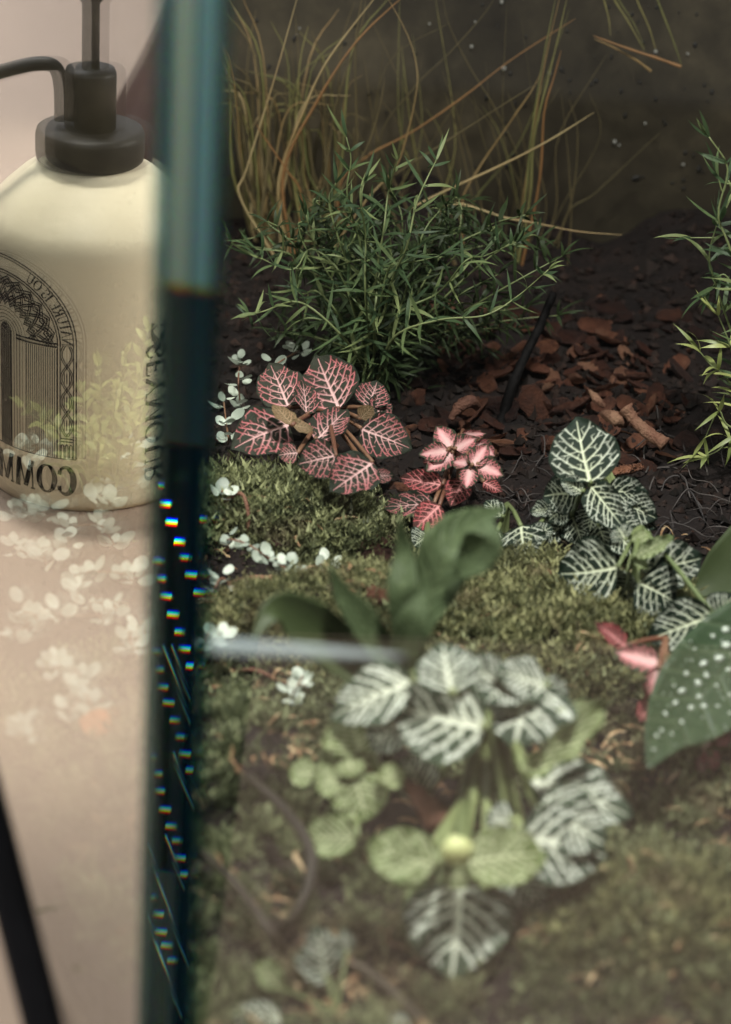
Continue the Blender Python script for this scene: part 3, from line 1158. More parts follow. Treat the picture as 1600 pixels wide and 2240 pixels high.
# large pink-veined plant, left of centre
veined_plant('nerve_plant', (710, 1010), 'largest pink-veined nerve plant, dark leaves spread beside the mossy mound', [
    (632, 890, .036, 590, 795, .046, 110, 'pink', 5),
    (742, 893, .034, 694, 778, .048, 138, 'pink', -8),
    (632, 928, .036, 505, 985, .030, 127, 'pink', 12),
    (790, 936, .034, 902, 984, .026, 110, 'pink', -8),
    (672, 905, .040, 662, 832, .046, 59, 'pink', 25),
    (690, 962, .030, 760, 895, .038, 89, 'pink', -25),
    (690, 972, .026, 722, 940, .026, 74, 'pink', 30),
    (806, 890, .036, 826, 833, .044, 81, 'pink', 0),
    (815, 920, .032, 845, 872, .034, 66, 'pink', 20),
    (735, 996, .040, 650, 1016, .036, 91, 'pink', -15),
    (815, 1010, .036, 722, 1078, .030, 110, 'pink', 10),
    (652, 990, .034, 608, 996, .032, 49, 'pink', 0),
    (820, 1042, .026, 862, 1040, .024, 36, 'pink', 0),
    (640, 928, .044, 598, 884, .048, 54, 'tan', 40),
    (640, 930, .044, 686, 938, .040, 48, 'tan', -40),
    (790, 915, .038, 816, 888, .044, 46, 'tan', 35),
], crown_z=0.026, stem_mat=M_REDSTEM)

# small bright pink plant
veined_plant('nerve_plant', (1005, 1060), 'small bright pink nerve plant with two rosettes, right of the large one', [
    (988, 980, .034, 955, 932, .040, 54, 'bright', 0), (996, 982, .034, 1044, 958, .036, 44, 'bright', 0),
    (980, 985, .034, 916, 994, .032, 46, 'bright', 0), (990, 990, .032, 932, 1032, .026, 54, 'bright', 10),
    (1000, 990, .03, 1030, 1010, .03, 40, 'bright', -10),
    (1034, 1018, .034, 1068, 972, .040, 46, 'bright', 0), (1046, 1016, .034, 1102, 1042, .030, 50, 'bright', 0),
    (1030, 1024, .032, 1020, 1070, .024, 44, 'bright', 0), (1026, 1012, .034, 990, 1010, .03, 40, 'bright', 20),
    (1040, 968, .030, 1085, 1000, .030, 40, 'bright', 0), (1010, 952, .034, 1066, 948, .036, 26, 'bright', 20),
    (968, 1060, .02, 874, 1045, .018, 56, 'red', 0), (1012, 1050, .020, 985, 1108, .012, 62, 'red', 0), (1058, 1054, .02, 1100, 1076, .018, 34, 'red', 0),
    (950, 1100, .016, 832, 1108, .012, 60, 'pink', 0), (962, 1105, .016, 905, 1160, .008, 66, 'red', 0), (975, 1005, .026, 925, 1012, .024, 44, 'red', 0),
], crown_z=0.028, stem_mat=M_REDSTEM)

# white-veined plant, mid right
veined_plant('nerve_plant', (1295, 1130), 'dark white-veined nerve plant with one tall upright leaf, on the bare soil', [
    (1292, 1056, .046, 1262, 912, .066, 158, 'white', 0),
    (1290, 1062, .044, 1370, 1160, .032, 87, 'white', 20), (1256, 1080, .036, 1188, 1088, .032, 92, 'white', -10),
    (1345, 1090, .034, 1440, 1136, .028, 90, 'white', 10), (1325, 1125, .032, 1404, 1168, .024, 78, 'white', -10),
    (1300, 1110, .03, 1290, 1170, .018, 83, 'white', 25), (1252, 1130, .024, 1272, 1195, .012, 78, 'white', 0),
    (1248, 1130, .024, 1184, 1160, .016, 54, 'white', 0),
    (1264, 1066, .042, 1268, 1046, .044, 42, 'white', 0), (1390, 1150, .026, 1400, 1200, .018, 52, 'white', 0),
    (1344, 1165, .026, 1400, 1215, .02, 71, 'white', 0), (1160, 1175, .018, 1210, 1150, .022, 47, 'white', 0),
    (1360, 1110, .03, 1440, 1160, .022, 52, 'white', 25), (1230, 1150, .02, 1185, 1185, .012, 48, 'white', -20), (1210, 1110, .028, 1160, 1120, .022, 46, 'white', 18), (1310, 1170, .02, 1270, 1215, .010, 52, 'white', 20),
    (1330, 1075, .038, 1420, 1080, .036, 70, 'white', 5), (1240, 1110, .03, 1200, 1140, .022, 60, 'white', 0), (1310, 1150, .024, 1330, 1215, .012, 70, 'white', -8), (1275, 1075, .042, 1225, 1045, .046, 50, 'white', 10),
], crown_z=0.034)

veined_plant('nerve_plant', (1105, 1160), 'small white-veined nerve plant half hidden by the green fern, one leaf hanging over the moss', [
    (1140, 1150, .022, 1156, 1226, .008, 102, 'white', 0), (1090, 1160, .016, 1062, 1205, .008, 44, 'white', 0), (1100, 1130, .02, 1062, 1095, .022, 44, 'white', 0),
], crown_z=0.014)
veined_plant('nerve_plant', (935, 1165), 'scrap of white-veined nerve plant between the red leaves and the green fern', [
    (935, 1170, .012, 905, 1195, .008, 66, 'white', 0), (930, 1185, .012, 950, 1220, .006, 46, 'white', 0),
], crown_z=0.008)

# white-veined plant further right
veined_plant('nerve_plant', (1385, 1300), 'dark white-veined nerve plant with broad low leaves beside the spotted leaf', [
    (1352, 1240, .034, 1220, 1252, .022, 148, 'white', -12), (1404, 1246, .034, 1538, 1218, .034, 111, 'white', 15),
    (1398, 1274, .030, 1480, 1320, .020, 130, 'white', 10), (1562, 1345, .034, 1414, 1400, .020, 123, 'white', -10),
    (1390, 1218, .044, 1472, 1172, .050, 36, 'lime', 20), (1386, 1222, .042, 1418, 1242, .038, 24, 'lime', 0),
    (1368, 1180, .042, 1346, 1150, .046, 58, 'white', 0), (1384, 1185, .042, 1424, 1164, .046, 30, 'lime', 0),
    (1372, 1252, .03, 1360, 1310, .014, 97, 'white', 30), (1560, 1350, .03, 1610, 1300, .04, 81, 'white', 0),
], crown_z=0.034)

# big silvery plant in the foreground
veined_plant('nerve_plant', (1050, 1745), 'big silvery-veined nerve plant in the foreground, leaves arching round a dark hollow', [
    (1062, 1590, .075, 850, 1540, .070, 207, 'silver', -10), (905, 1490, .080, 722, 1572, .060, 141, 'silver', 15),
    (990, 1515, .084, 972, 1405, .095, 145, 'silver', 0), (1196, 1500, .076, 1080, 1468, .085, 106, 'silver', 15), (1165, 1490, .076, 1128, 1640, .060, 226, 'silver', 0),
    (1165, 1505, .074, 1238, 1560, .064, 113, 'silver', 10),
    (1160, 1705, .055, 1384, 1790, .040, 169, 'silver', -22), (1140, 1830, .045, 1330, 1880, .036, 188, 'silver', 0),
    (1150, 1840, .040, 1250, 1990, .014, 163, 'silver', 10), (1160, 2000, .018, 1310, 2062, .008, 120, 'silver', 0),
    (1004, 1930, .030, 984, 2146, .004, 239, 'silver', 0), (930, 1740, .04, 880, 1655, .05, 110, 'white', 0),
    (1150, 1690, .065, 1325, 1530, .085, 78, 'lime', 40), (1175, 1760, .05, 1330, 1850, .045, 163, 'silver', 8), (1060, 1560, .07, 900, 1620, .06, 138, 'silver', -20), (1140, 1470, .08, 1060, 1540, .075, 125, 'silver', 10), (1120, 1900, .03, 1190, 1990, .02, 113, 'silver', 0),
    (1100, 1500, .078, 1010, 1440, .088, 99, 'silver', 0), (1230, 1560, .07, 1300, 1600, .06, 94, 'lime', 0), (1120, 1800, .045, 1060, 1790, .045, 88, 'silver', 0),
    (900, 1560, .066, 800, 1640, .05, 110, 'silver', 10), (1060, 1950, .026, 1120, 2060, .010, 99, 'silver', 0), (960, 1940, .028, 900, 2030, .012, 106, 'lime', 0),
], crown_z=0.045, stem_r=0.0022)

# pale green young plant at its left
veined_plant('nerve_plant', (770, 1745), 'pale lime young nerve plant with small crinkled leaves, left of the big one', [
    (790, 1648, .05, 770, 1566, .06, 153, 'lime', 0), (800, 1600, .055, 860, 1600, .055, 77, 'lime', 0), (760, 1620, .05, 715, 1600, .05, 66, 'lime', 0),
    (770, 1690, .045, 800, 1795, .030, 134, 'lime', 0), (740, 1700, .045, 690, 1720, .04, 77, 'lime', 10), (780, 1830, .03, 662, 1835, .022, 97, 'lime', 0),
    (690, 1690, .03, 632, 1690, .028, 66, 'lime', 0), (840, 1715, .045, 880, 1680, .05, 61, 'lime', 0), (765, 1660, .05, 770, 1700, .045, 66, 'lime', 0),
    (735, 1660, .045, 705, 1640, .048, 55, 'lime', 0),
], crown_z=0.03, stem_r=0.0016)

# budding plant in front
bud_root = veined_plant('nerve_plant', (1000, 1950), 'green-leaved nerve plant with a pale yellow bud, in the near foreground', [
    (1020, 1885, .048, 1192, 1868, .045, 136, 'lime', 0), (955, 1890, .046, 805, 1848, .046, 123, 'lime', 0), (930, 1880, .046, 850, 1930, .038, 87, 'lime', 0),
    (1000, 1900, .045, 1010, 1945, .038, 66, 'lime', 0),
], crown_z=0.04, stem_r=0.0018)
M_BUD = m_plain('pale_bud', (0.42, 0.45, 0.20), 0.5, 90, 0.12)
pb_ = at_z(1000, 1860, .058)
bm_ = blob_mesh('bud', 1, 0.8, 3, 2, 0.13)
ob = link('bud', bm_, M_BUD, bud_root, pb_ - Vector(bud_root.location))
ob.scale = [px_size(pb_, 34)] * 3
stem_to(bud_root, Vector(bud_root.location) + Vector((0, 0, .04)), pb_, 0.0015)

# small red plant by the spotted leaf
veined_plant('nerve_plant', (1440, 1530), 'little coral red nerve plant growing under the spotted leaf', [
    (1370, 1412, .035, 1300, 1362, .045, 52, 'red', 20), (1442, 1450, .035, 1342, 1425, .035, 62, 'bright', 0), (1440, 1460, .035, 1428, 1530, .022, 48, 'bright', 0),
    (1445, 1462, .034, 1482, 1478, .03, 34, 'red', 0), (1440, 1480, .03, 1420, 1540, .018, 50, 'red', 0), (1430, 1530, .02, 1398, 1580, .01, 50, 'red', 0), (1455, 1450, .036, 1478, 1430, .04, 26, 'tan', 0),
], crown_z=0.03, stem_mat=M_REDSTEM)
veined_plant('nerve_plant', (1550, 1640), 'dim red nerve plant at the right edge below the white-spotted leaf', [
    (1540, 1625, .012, 1515, 1590, .014, 44, 'red', 0), (1550, 1640, .012, 1560, 1690, .006, 44, 'red', 0), (1560, 1625, .012, 1600, 1605, .012, 40, 'red', 0), (1540, 1650, .01, 1530, 1700, .004, 30, 'pink', 0),
], crown_z=0.012, stem_mat=M_REDSTEM)

# blurred plant at the lower left corner
veined_plant('nerve_plant', (735, 2235), 'out-of-focus silvery leaves on a pale stalk at the bottom edge', [
    (712, 2130, .012, 690, 2020, .030, 100, 'silver', 0), (720, 2140, .010, 640, 2090, .018, 70, 'silver', 20), (610, 2160, .006, 565, 2100, .016, 60, 'lime', 0),
    (620, 2230, .002, 500, 2215, .004, 70, 'silver', 0), (760, 2080, .016, 750, 2030, .024, 40, 'silver', 0), (900, 2250, .0, 830, 2240, .002, 60, 'silver', 0),
], crown_z=0.004, stem_r=0.0005)


# ------------------------------------------------------------------ plain leaves: the lobed plant and the spotted leaf
def plain_leaf_mesh(name, path, widths, sag=0.12, th=0.0006, nv=12, wav=0.0, seed=0):
    """a blade along path (world), facing the camera, with thickness; widths in metres"""
    n = len(path) - 1
    V, F = [], []
    T, _ = frames(path)
    rn = random.Random(seed)
    ph = rn.uniform(0, 6)
    uu, tt = [], []
    for i, p in enumerate(path):
        t = T[i]
        view = (CAM - p).normalized() + Vector((0, 0, 0.3))
        nrm = (view - t * view.dot(t)).normalized()
        side = t.cross(nrm)
        for j in range(nv + 1):
            u = -1 + 2 * j / nv
            w = widths[i] * 0.5
            V.append(p + side * (u * w) + nrm * (-sag * w * (1 - u * u) + wav * w * u * u * math.sin(i * 0.55 + ph)))
            uu.append(u)
            tt.append(i / n)
    m = len(V)
    for i in range(n):
        for j in range(nv):
            a = i * (nv + 1) + j
            F.append((a, a + 1, a + nv + 2, a + nv + 1))
    me = pymesh(name, V, F)
    set_attr(me, 'across', uu)
    set_attr(me, 'along', tt)
    return me


def solid(o, th):
    md = o.modifiers.new('thick', 'SOLIDIFY')
    md.thickness = th
    md.offset = -1
    return o


def side_veins(t, c, vc, freq, amt):
    """side veins leaving the midrib of a plain blade, as colour and relief"""
    ac = t.math('ABSOLUTE', t.attr('across'))
    w = t.math('SINE', t.math('SUBTRACT', t.math('MULTIPLY', t.attr('along'), freq), t.math('MULTIPLY', ac, freq * 0.16)))
    v = t.math('POWER', t.math('MULTIPLY_ADD', w, 0.5, 0.5), 9.0)
    m = t.math('SUBTRACT', 1.0, t.math('MULTIPLY', ac, 14.0), clamp=True)
    v = t.math('MAXIMUM', v, m)
    blot = t.noise(260, 4, 0.6)
    c = t.mix(t.math('MULTIPLY', t.math('SUBTRACT', blot, 0.55, clamp=True), 3.0, clamp=True), c, tuple(x * 1.9 for x in vc))
    return t.mix(t.math('MULTIPLY', v, amt), c, vc), t.bump(t.math('ADD', t.math('MULTIPLY', v, -1.0), t.math('MULTIPLY', blot, 0.5)), 0.6, 0.0012)


t = NT('smooth_green_leaf')
mid = t.math('SUBTRACT', 1.0, t.math('MULTIPLY', t.math('ABSOLUTE', t.attr('across')), 9.0), clamp=True)
vs = t.n('ShaderNodeTexWave', wave_type='BANDS', bands_direction='DIAGONAL')
vs.inputs['Scale'].default_value = 120
vs.inputs['Distortion'].default_value = 2.0
c = t.mix(t.noise(30, 3), (0.050, 0.078, 0.034), (0.085, 0.120, 0.055))
c = t.mix(t.math('MULTIPLY', vs.outputs['Fac'], 0.22), c, (0.15, 0.19, 0.09))
c = t.mix(t.math('MULTIPLY', mid, 0.5), c, (0.16, 0.22, 0.10))
c, nb = side_veins(t, c, (0.13, 0.17, 0.085), 70, 0.55)
M_GREEN = t.bsdf(c, 0.55, nb, 0.25, trans=0.35)
t = NT('dark_green_leaf')
c = t.mix(t.noise(40, 3), (0.032, 0.048, 0.018), (0.055, 0.075, 0.028))
M_DKGREEN = t.bsdf(c, 0.5, None, 0.4, trans=0.15)


def blade(parent, name, pxpts, yplane, widths_px, mat, sag=0.15, wav=0.0, seed=0, th=0.0007, n=22):
    ys_ = yplane if hasattr(yplane, '__len__') else [yplane] * len(pxpts)
    loc = Vector(parent.location)
    pts = [at_y(px, py, y) for (px, py), y in zip(pxpts, ys_)]
    path = spline(pts, n)
    W = np.interp(np.linspace(0, 1, n + 1), np.linspace(0, 1, len(widths_px)), widths_px)
    widths = [px_size(path[i], W[i]) for i in range(n + 1)]
    me = plain_leaf_mesh(name, path, widths, sag, wav=wav, seed=seed)
    me.transform(Matrix.Translation(-loc))
    return solid(link(name, me, mat, parent), th)


gl = at_z(850, 1640, 0.0)
lob = thing('fern', Vector((gl.x, gl.y, gz(gl.x, gl.y))), 'smooth green fern with pointed lobed fronds, blurred behind the pale streak', 'plant')
YL = 0.80
blade(lob, 'frond', [(905, 1470), (895, 1380), (882, 1290), (884, 1210), (874, 1128)], [YL, YL, YL, YL + .01, YL + .01], [40, 70, 72, 58, 32, 3], M_GREEN, 0.2, 0.05, 1)
blade(lob, 'frond', [(890, 1470), (905, 1380), (945, 1290), (985, 1200), (1035, 1140), (1104, 1108)], [YL, YL, YL + .005, YL + .01, YL + .03, YL + .05], [40, 62, 76, 110, 130, 104, 50, 6], M_GREEN, 0.5, 0.15, 2)
blade(lob, 'frond', [(1000, 1260), (1040, 1215), (1062, 1170), (1066, 1130)], [YL, YL, YL, YL + .01], [20, 80, 90, 60, 10], M_GREEN, 0.4, 0.1, 3)
blade(lob, 'frond', [(880, 1480), (830, 1410), (785, 1345), (748, 1295), (723, 1240)], [YL, YL, YL, YL, YL], [40, 66, 68, 54, 32, 3], M_GREEN, 0.2, 0.05, 4)
blade(lob, 'frond', [(880, 1440), (905, 1350), (930, 1290)], [YL - .01, YL - .01, YL], [60, 70, 46, 4], M_GREEN, 0.3, 0.05, 5)
blade(lob, 'frond', [(830, 1500), (740, 1420), (660, 1355), (600, 1335), (552, 1400)], [YL, YL, YL - .01, YL - .02, YL - .03], [40, 100, 120, 92, 40, 4], M_DKGREEN, 0.4, 0.05, 6)
loc = Vector(lob.location)
for a, b in (((905, 1470), .80), ((882, 1480), .80), ((840, 1495), .80)):
    p = at_y(a[0], a[1], b)
    link('stem', tube_mesh('stem', spline([Vector((0, 0, -0.003)), (p - loc) * 0.5 + Vector((0, 0.004, .004)), p - loc], 8), 0.0015, 6), M_STEM, lob)

t = NT('spotted_leaf')
c = t.mix(t.noise(25, 3), (0.018, 0.034, 0.015), (0.034, 0.058, 0.026))
c, nb = side_veins(t, c, (0.060, 0.085, 0.045), 44, 0.6)
M_SPOTL = t.bsdf(c, 0.45, nb, 0.35, trans=0.1)
M_WDOT = m_plain('white_leaf_spot', (0.40, 0.45, 0.38), 0.6, 300, 0.4)
gb = at_z(1640, 1760, 0.0)
beg = thing('spotted_begonia', Vector((gb.x, gb.y, gz(gb.x, gb.y))), 'dark green begonia leaves with white spots, cut by the right edge', 'plant')
path_px = [(1690, 1340), (1620, 1420), (1560, 1490), (1500, 1560), (1456, 1610), (1418, 1680)]
b1 = blade(beg, 'leaf', path_px, [0.90, .88, .86, .84, .82, .80], [150, 210, 225, 205, 150, 80, 4], M_SPOTL, 0.25, 0.02, 7, 0.0008, 26)
blade(beg, 'leaf', [(1700, 1170), (1620, 1225), (1550, 1275), (1500, 1300)], [1.0, 1.0, 1.0, 1.0], [150, 150, 110, 50, 4], M_DKGREEN, 0.3, 0.03, 8)
blade(beg, 'leaf', [(1720, 1560), (1640, 1560), (1560, 1545)], [.95, .95, .95], [120, 110, 60, 4], M_SPOTL, 0.2, 0.03, 9)
for q in [(1690, 1340, .93), (1700, 1170, 1.0), (1720, 1560, .95)]:
    p = at_y(*q)
    link('stem', tube_mesh('stem', spline([Vector((0.01, 0, -0.002)), (p - Vector(beg.location)) * 0.55 + Vector((.012, 0, 0)), p - Vector(beg.location)], 8), 0.002, 8), M_REDSTEM, beg)
dot_me = blob_mesh('spot', 1, 1.0, 4, 1, 0.12)
dot_me.transform(Matrix.Diagonal((1, 1, 0.12, 1)))
dot_me.materials.append(M_WDOT)
# spots sit on the blade: row position (px) -> nearest point of the blade's surface facing the camera
spots = [(1588, 1378, 11), (1560, 1392, 8), (1590, 1412, 16), (1574, 1440, 14), (1540, 1452, 15), (1502, 1474, 12), (1546, 1478, 11), (1528, 1494, 12), (1492, 1512, 13), (1530, 1524, 10),
         (1478, 1538, 12), (1512, 1548, 9), (1540, 1545, 10), (1570, 1545, 8), (1456, 1562, 10), (1448, 1598, 10), (1492, 1580, 9), (1568, 1500, 9), (1475, 1500, 6), (1595, 1465, 10), (1437, 1610, 8), (1598, 1520, 8),
         (1470, 1606, 7), (1430, 1640, 6), (1598, 1560, 7), (1520, 1420, 6)]
rs_ = random.Random(4)
spots += [(rs_.uniform(1430, 1600), rs_.uniform(1380, 1640), rs_.uniform(2.0, 4.5)) for _ in range(44)]
dgm = b1.data
tri = []
bv = [v.co.copy() for v in dgm.vertices]
from mathutils.bvhtree import BVHTree
bvh = BVHTree.FromPolygons(bv, [tuple(p.vertices) for p in dgm.polygons])
bl = Vector(beg.location)
for px, py, r in spots:
    d = ray(px, py)
    hit, nrm, _, _ = bvh.ray_cast(CAM - bl, d)
    if hit is None:
        continue
    if nrm.dot(d) > 0:
        nrm = -nrm
    o = link('spot', dot_me, None, b1, hit + nrm * 0.0002)
    k = px_size(hit + bl, r)
    o.rotation_euler = nrm.to_track_quat('Z', 'Y').to_euler()
    o.scale = (k * random.uniform(.8, 1.2), k * random.uniform(.55, .9), k)


# ------------------------------------------------------------------ asparagus ferns
def needle_mesh(name, seed):
    rn = random.Random(seed)
    V, F = [], []
    n = 7
    curve = rn.uniform(-0.10, 0.16)
    for i in range(n + 1):
        t_ = i / n
        w = 0.5 * (math.sin(math.pi * min(1, t_ * 0.9 + 0.1)) ** 0.6) * (1 - t_ ** 4)
        z = curve * 4 * t_ * (1 - t_)
        V += [(-w, t_, z + 0.0), (0, t_, z - 0.12 * w * 0.08), (w, t_, z + 0.0)]
    for i in range(n):
        a = i * 3
        F += [(a, a + 1, a + 4, a + 3), (a + 1, a + 2, a + 5, a + 4)]
    return pymesh(name, V, F)


M_NEEDLE = m_var('fern_green', [(0.15, (0.030, 0.055, 0.024)), (0.50, (0.058, 0.095, 0.040)), (0.68, (0.11, 0.15, 0.060)), (0.88, (0.22, 0.26, 0.11))], 0.5, 20, 0.22, 0.3, mixn=0.3)
M_NEEDLE_DK = m_var('fern_green_deep', [(0.2, (0.020, 0.034, 0.013)), (0.8, (0.055, 0.078, 0.026))], 0.5, 200, 0.2, 0.25)
M_NEEDLE_YL = m_var('fern_yellow_green', [(0.2, (0.17, 0.21, 0.065)), (0.8, (0.34, 0.37, 0.13))], 0.45, 20, 0.4, 0.25, mixn=0.3)
NEEDLES = [needle_mesh('leaf', s) for s in range(5)]
NEEDLES_Y = [needle_mesh('leaf', s + 20) for s in range(4)]
for m_ in NEEDLES:
    m_.materials.append(M_NEEDLE)
for m_ in NEEDLES_Y:
    m_.materials.append(M_NEEDLE_YL)


def needle_matrix(base, dirv, L, W, rn):
    yv = dirv.normalized()
    zv = Vector((rn.uniform(-.6, .6), -0.5 + rn.uniform(-.5, .5), 0.9))
    zv = (zv - yv * zv.dot(yv)).normalized()
    xv = yv.cross(zv)
    m = Matrix((xv, yv, zv)).transposed().to_4x4()
    m.translation = base
    return m @ Matrix.Diagonal((W, L, L, 1))


def sprig(root, pts, rn, meshes, step=0.0075, leaf_len=(0.014, 0.024), leaf_w=0.0021, whorl=3, separate=True, acc=None, stem_r=0.0006, spread=0.95, stem_mat=None):
    loc = Vector(root.location)
    n = 30
    path = [p - loc for p in spline(pts, n)]
    st = link('sprig', tube_mesh('sprig', path, [stem_r * (1.3 - 0.8 * i / n) for i in range(n + 1)], 5), stem_mat or M_STEM, root)
    T, N = frames(path)
    s, nxt = 0.0, step * 1.5
    tot = sum((path[i + 1] - path[i]).length for i in range(n))
    for i in range(n):
        s += (path[i + 1] - path[i]).length
        while s > nxt:
            nxt += step * rn.uniform(0.7, 1.3)
            frac = s / tot
            a0 = rn.uniform(0, 6.28)
            for k in range(whorl + (1 if rn.random() < 0.4 else 0)):
                a = a0 + k * 2 * math.pi / whorl + rn.uniform(-.5, .5)
                b = T[i].cross(N[i])
                rad = N[i] * math.cos(a) + b * math.sin(a)
                dv = rad * spread + T[i] * rn.uniform(0.15, 0.75) + Vector((0, 0, rn.uniform(-.15, .2)))
                L = rn.uniform(*leaf_len) * (1.0 - 0.35 * frac) * (0.6 if frac > 0.93 else 1)
                m = needle_matrix(path[i + 1], dv, L, leaf_w * rn.uniform(0.75, 1.15), rn)
                if separate:
                    o = link('leaf', meshes[rn.randrange(len(meshes))], None, st)
                    o.matrix_local = m
                else:
                    acc.append(m)
    # tip tuft
    for k in range(3):
        dv = T[-1] + Vector((rn.uniform(-.5, .5), rn.uniform(-.5, .5), rn.uniform(-.3, .5)))
        m = needle_matrix(path[-1], dv, leaf_len[0] * rn.uniform(.6, 1.1), leaf_w * 0.8, rn)
        if separate:
            o = link('leaf', meshes[rn.randrange(len(meshes))], None, st)
            o.matrix_local = m
        else:
            acc.append(m)


def merge_needles(root, acc, mat, name='foliage'):
    src = NEEDLES[0]
    co = np.array([tuple(v.co) for v in src.vertices])
    fa = np.array([tuple(p.vertices) for p in src.polygons])
    Vs, Fs = [], []
    for i, m in enumerate(acc):
        M = np.array(m)
        Vs.append(co @ M[:3, :3].T + M[:3, 3])
        Fs.append(fa + i * len(co))
    o = link(name, npmesh(name, np.vstack(Vs), np.vstack(Fs), True), mat, root)
    o['kind'] = 'stuff'
    return o


rn = random.Random(11)
g = at_g(820, 850)
asp = thing('asparagus_fern', g, 'bushy green needle-leaved asparagus fern behind the pink-veined plant', 'plant')
G0 = Vector(g)
YB = g.y
front = [
    [(800, 640), (790, 540), (760, 430), (768, 350), (758, 300)],
    [(780, 700), (740, 590), (680, 545), (640, 590), (560, 560)],
    [(760, 720), (700, 640), (655, 640), (640, 560), (560, 545)],
    [(770, 760), (690, 680), (640, 660), (580, 680), (545, 690)],
    [(820, 700), (830, 600), (840, 565), (780, 570), (740, 580)],
    [(830, 690), (850, 590), (880, 575), (920, 570), (960, 560)],
    [(850, 640), (890, 540), (910, 450), (935, 390), (955, 350)],
    [(860, 700), (960, 640), (1020, 570), (1060, 560), (1130, 530)],
    [(860, 740), (960, 700), (1060, 690), (1130, 650), (1200, 590)],
]
front += [[(780, 640), (740, 520), (720, 440), (735, 400)], [(800, 650), (800, 520), (790, 440), (800, 390)], [(820, 640), (840, 500), (850, 420), (870, 350)], [(770, 680), (720, 600), (690, 540), (670, 470)]]
back = [
    [(800, 780), (700, 740), (640, 730), (600, 725)], [(840, 790), (900, 760), (990, 790), (1040, 790)], [(850, 780), (960, 740), (1050, 720), (1130, 720)],
    [(830, 720), (870, 600), (880, 480), (850, 400)], [(860, 720), (960, 600), (1060, 500), (1150, 470)], [(880, 760), (1000, 690), (1120, 620), (1230, 560)],
    [(840, 800), (850, 820), (900, 850), (930, 880)], [(870, 780), (940, 800), (980, 830), (1000, 850)], [(800, 740), (760, 640), (720, 520), (700, 470)],
    [(860, 700), (900, 600), (960, 520), (990, 440)], [(880, 760), (1000, 720), (1120, 700), (1220, 690)], [(820, 780), (740, 760), (690, 740), (660, 720)],
    [(850, 760), (900, 680), (940, 620), (990, 620)], [(840, 760), (800, 690), (800, 650), (820, 610)], [(850, 780), (850, 720), (900, 690), (960, 680)],
    [(850, 800), (930, 770), (1010, 740), (1060, 760)], [(840, 740), (780, 660), (740, 640), (700, 620)], [(840, 780), (800, 760), (770, 770), (730, 760)],
    [(850, 770), (950, 720), (1000, 650), (1090, 600)], [(860, 780), (980, 760), (1080, 690), (1150, 670)],
]
for i, pts in enumerate(front):
    y0 = YB + rn.uniform(-0.05, -0.01)
    P = [G0] + [at_y(x, y, y0 + rn.uniform(-.012, .012)) for x, y in pts]
    sprig(asp, P, rn, NEEDLES, step=0.0125, whorl=3, leaf_len=(0.018, 0.029), leaf_w=0.0019)
for i in range(34):
    a = rn.uniform(0, 6.283)
    q = rn.uniform(0.25, 1.0) ** 0.7
    tx, ty = 870 + 330 * q * math.cos(a), 600 + 210 * q * math.sin(a) - 30 * math.cos(a * 2)
    mx_, my_ = 850 + (tx - 850) * 0.55 + rn.gauss(0, 25), 760 + (ty - 760) * 0.6 - 40
    back.append([(850, 780), (mx_, my_), (tx - 20 + rn.gauss(0, 15), ty + rn.gauss(0, 20)), (tx, ty)])
acc = []
for pts in back:
    y0 = YB + rn.uniform(-0.02, 0.055)
    P = [G0] + [at_y(x, y, y0 + rn.uniform(-.012, .012)) for x, y in pts]
    sprig(asp, P, rn, NEEDLES, step=0.0095, whorl=3, separate=False, acc=acc, leaf_len=(0.016, 0.026), leaf_w=0.0017)
merge_needles(asp, acc, M_NEEDLE_DK)

g = at_g(1660, 1010)
asp2 = thing('asparagus_fern', g, 'asparagus fern reaching in from the right edge with loose needle leaves', 'plant')
for pts in ([(1650, 900), (1600, 760), (1560, 640), (1540, 560), (1560, 480)], [(1650, 800), (1590, 560), (1560, 470), (1580, 370), (1540, 300)], [(1640, 930), (1580, 830), (1545, 800), (1520, 770)],
            [(1640, 900), (1600, 800), (1580, 740), (1560, 690)], [(1640, 960), (1580, 930), (1560, 900), (1530, 960)], [(1640, 700), (1600, 640), (1570, 600), (1540, 640)],
            [(1640, 620), (1590, 520), (1550, 520), (1500, 520)], [(1640, 980), (1590, 960), (1560, 985), (1530, 1000)], [(1640, 760), (1590, 420), (1570, 420), (1560, 390)]):
    y0 = g.y + rn.uniform(-.03, .02)
    P = [Vector(g)] + [at_y(x + 12, y, y0) for x, y in pts]
    sprig(asp2, P, rn, NEEDLES_Y if pts[-1][1] > 680 else NEEDLES, step=0.017, whorl=3, leaf_len=(0.018, 0.030), leaf_w=0.0023)


# ------------------------------------------------------------------ dry grass along the back
M_STRAW = m_var('dry_straw', [(0.1, (0.19, 0.14, 0.065)), (0.4, (0.28, 0.185, 0.075)), (0.6, (0.42, 0.33, 0.17)), (0.85, (0.30, 0.155, 0.055))], 0.5, 18, 0.4, 0.2, mixn=0.45)
M_GRASSG = m_var('yellow_green_grass', [(0.2, (0.13, 0.14, 0.05)), (0.8, (0.30, 0.27, 0.10))], 0.5, 25, 0.4, 0.2)
M_STRAWD = m_var('dull_straw', [(0.2, (0.085, 0.07, 0.035)), (0.8, (0.16, 0.125, 0.06))], 0.6, 18, 0.3, 0.2)
M_ORANGE = m_var('orange_straw', [(0.2, (0.26, 0.13, 0.05)), (0.8, (0.34, 0.19, 0.08))], 0.5, 22, 0.4, 0.2)


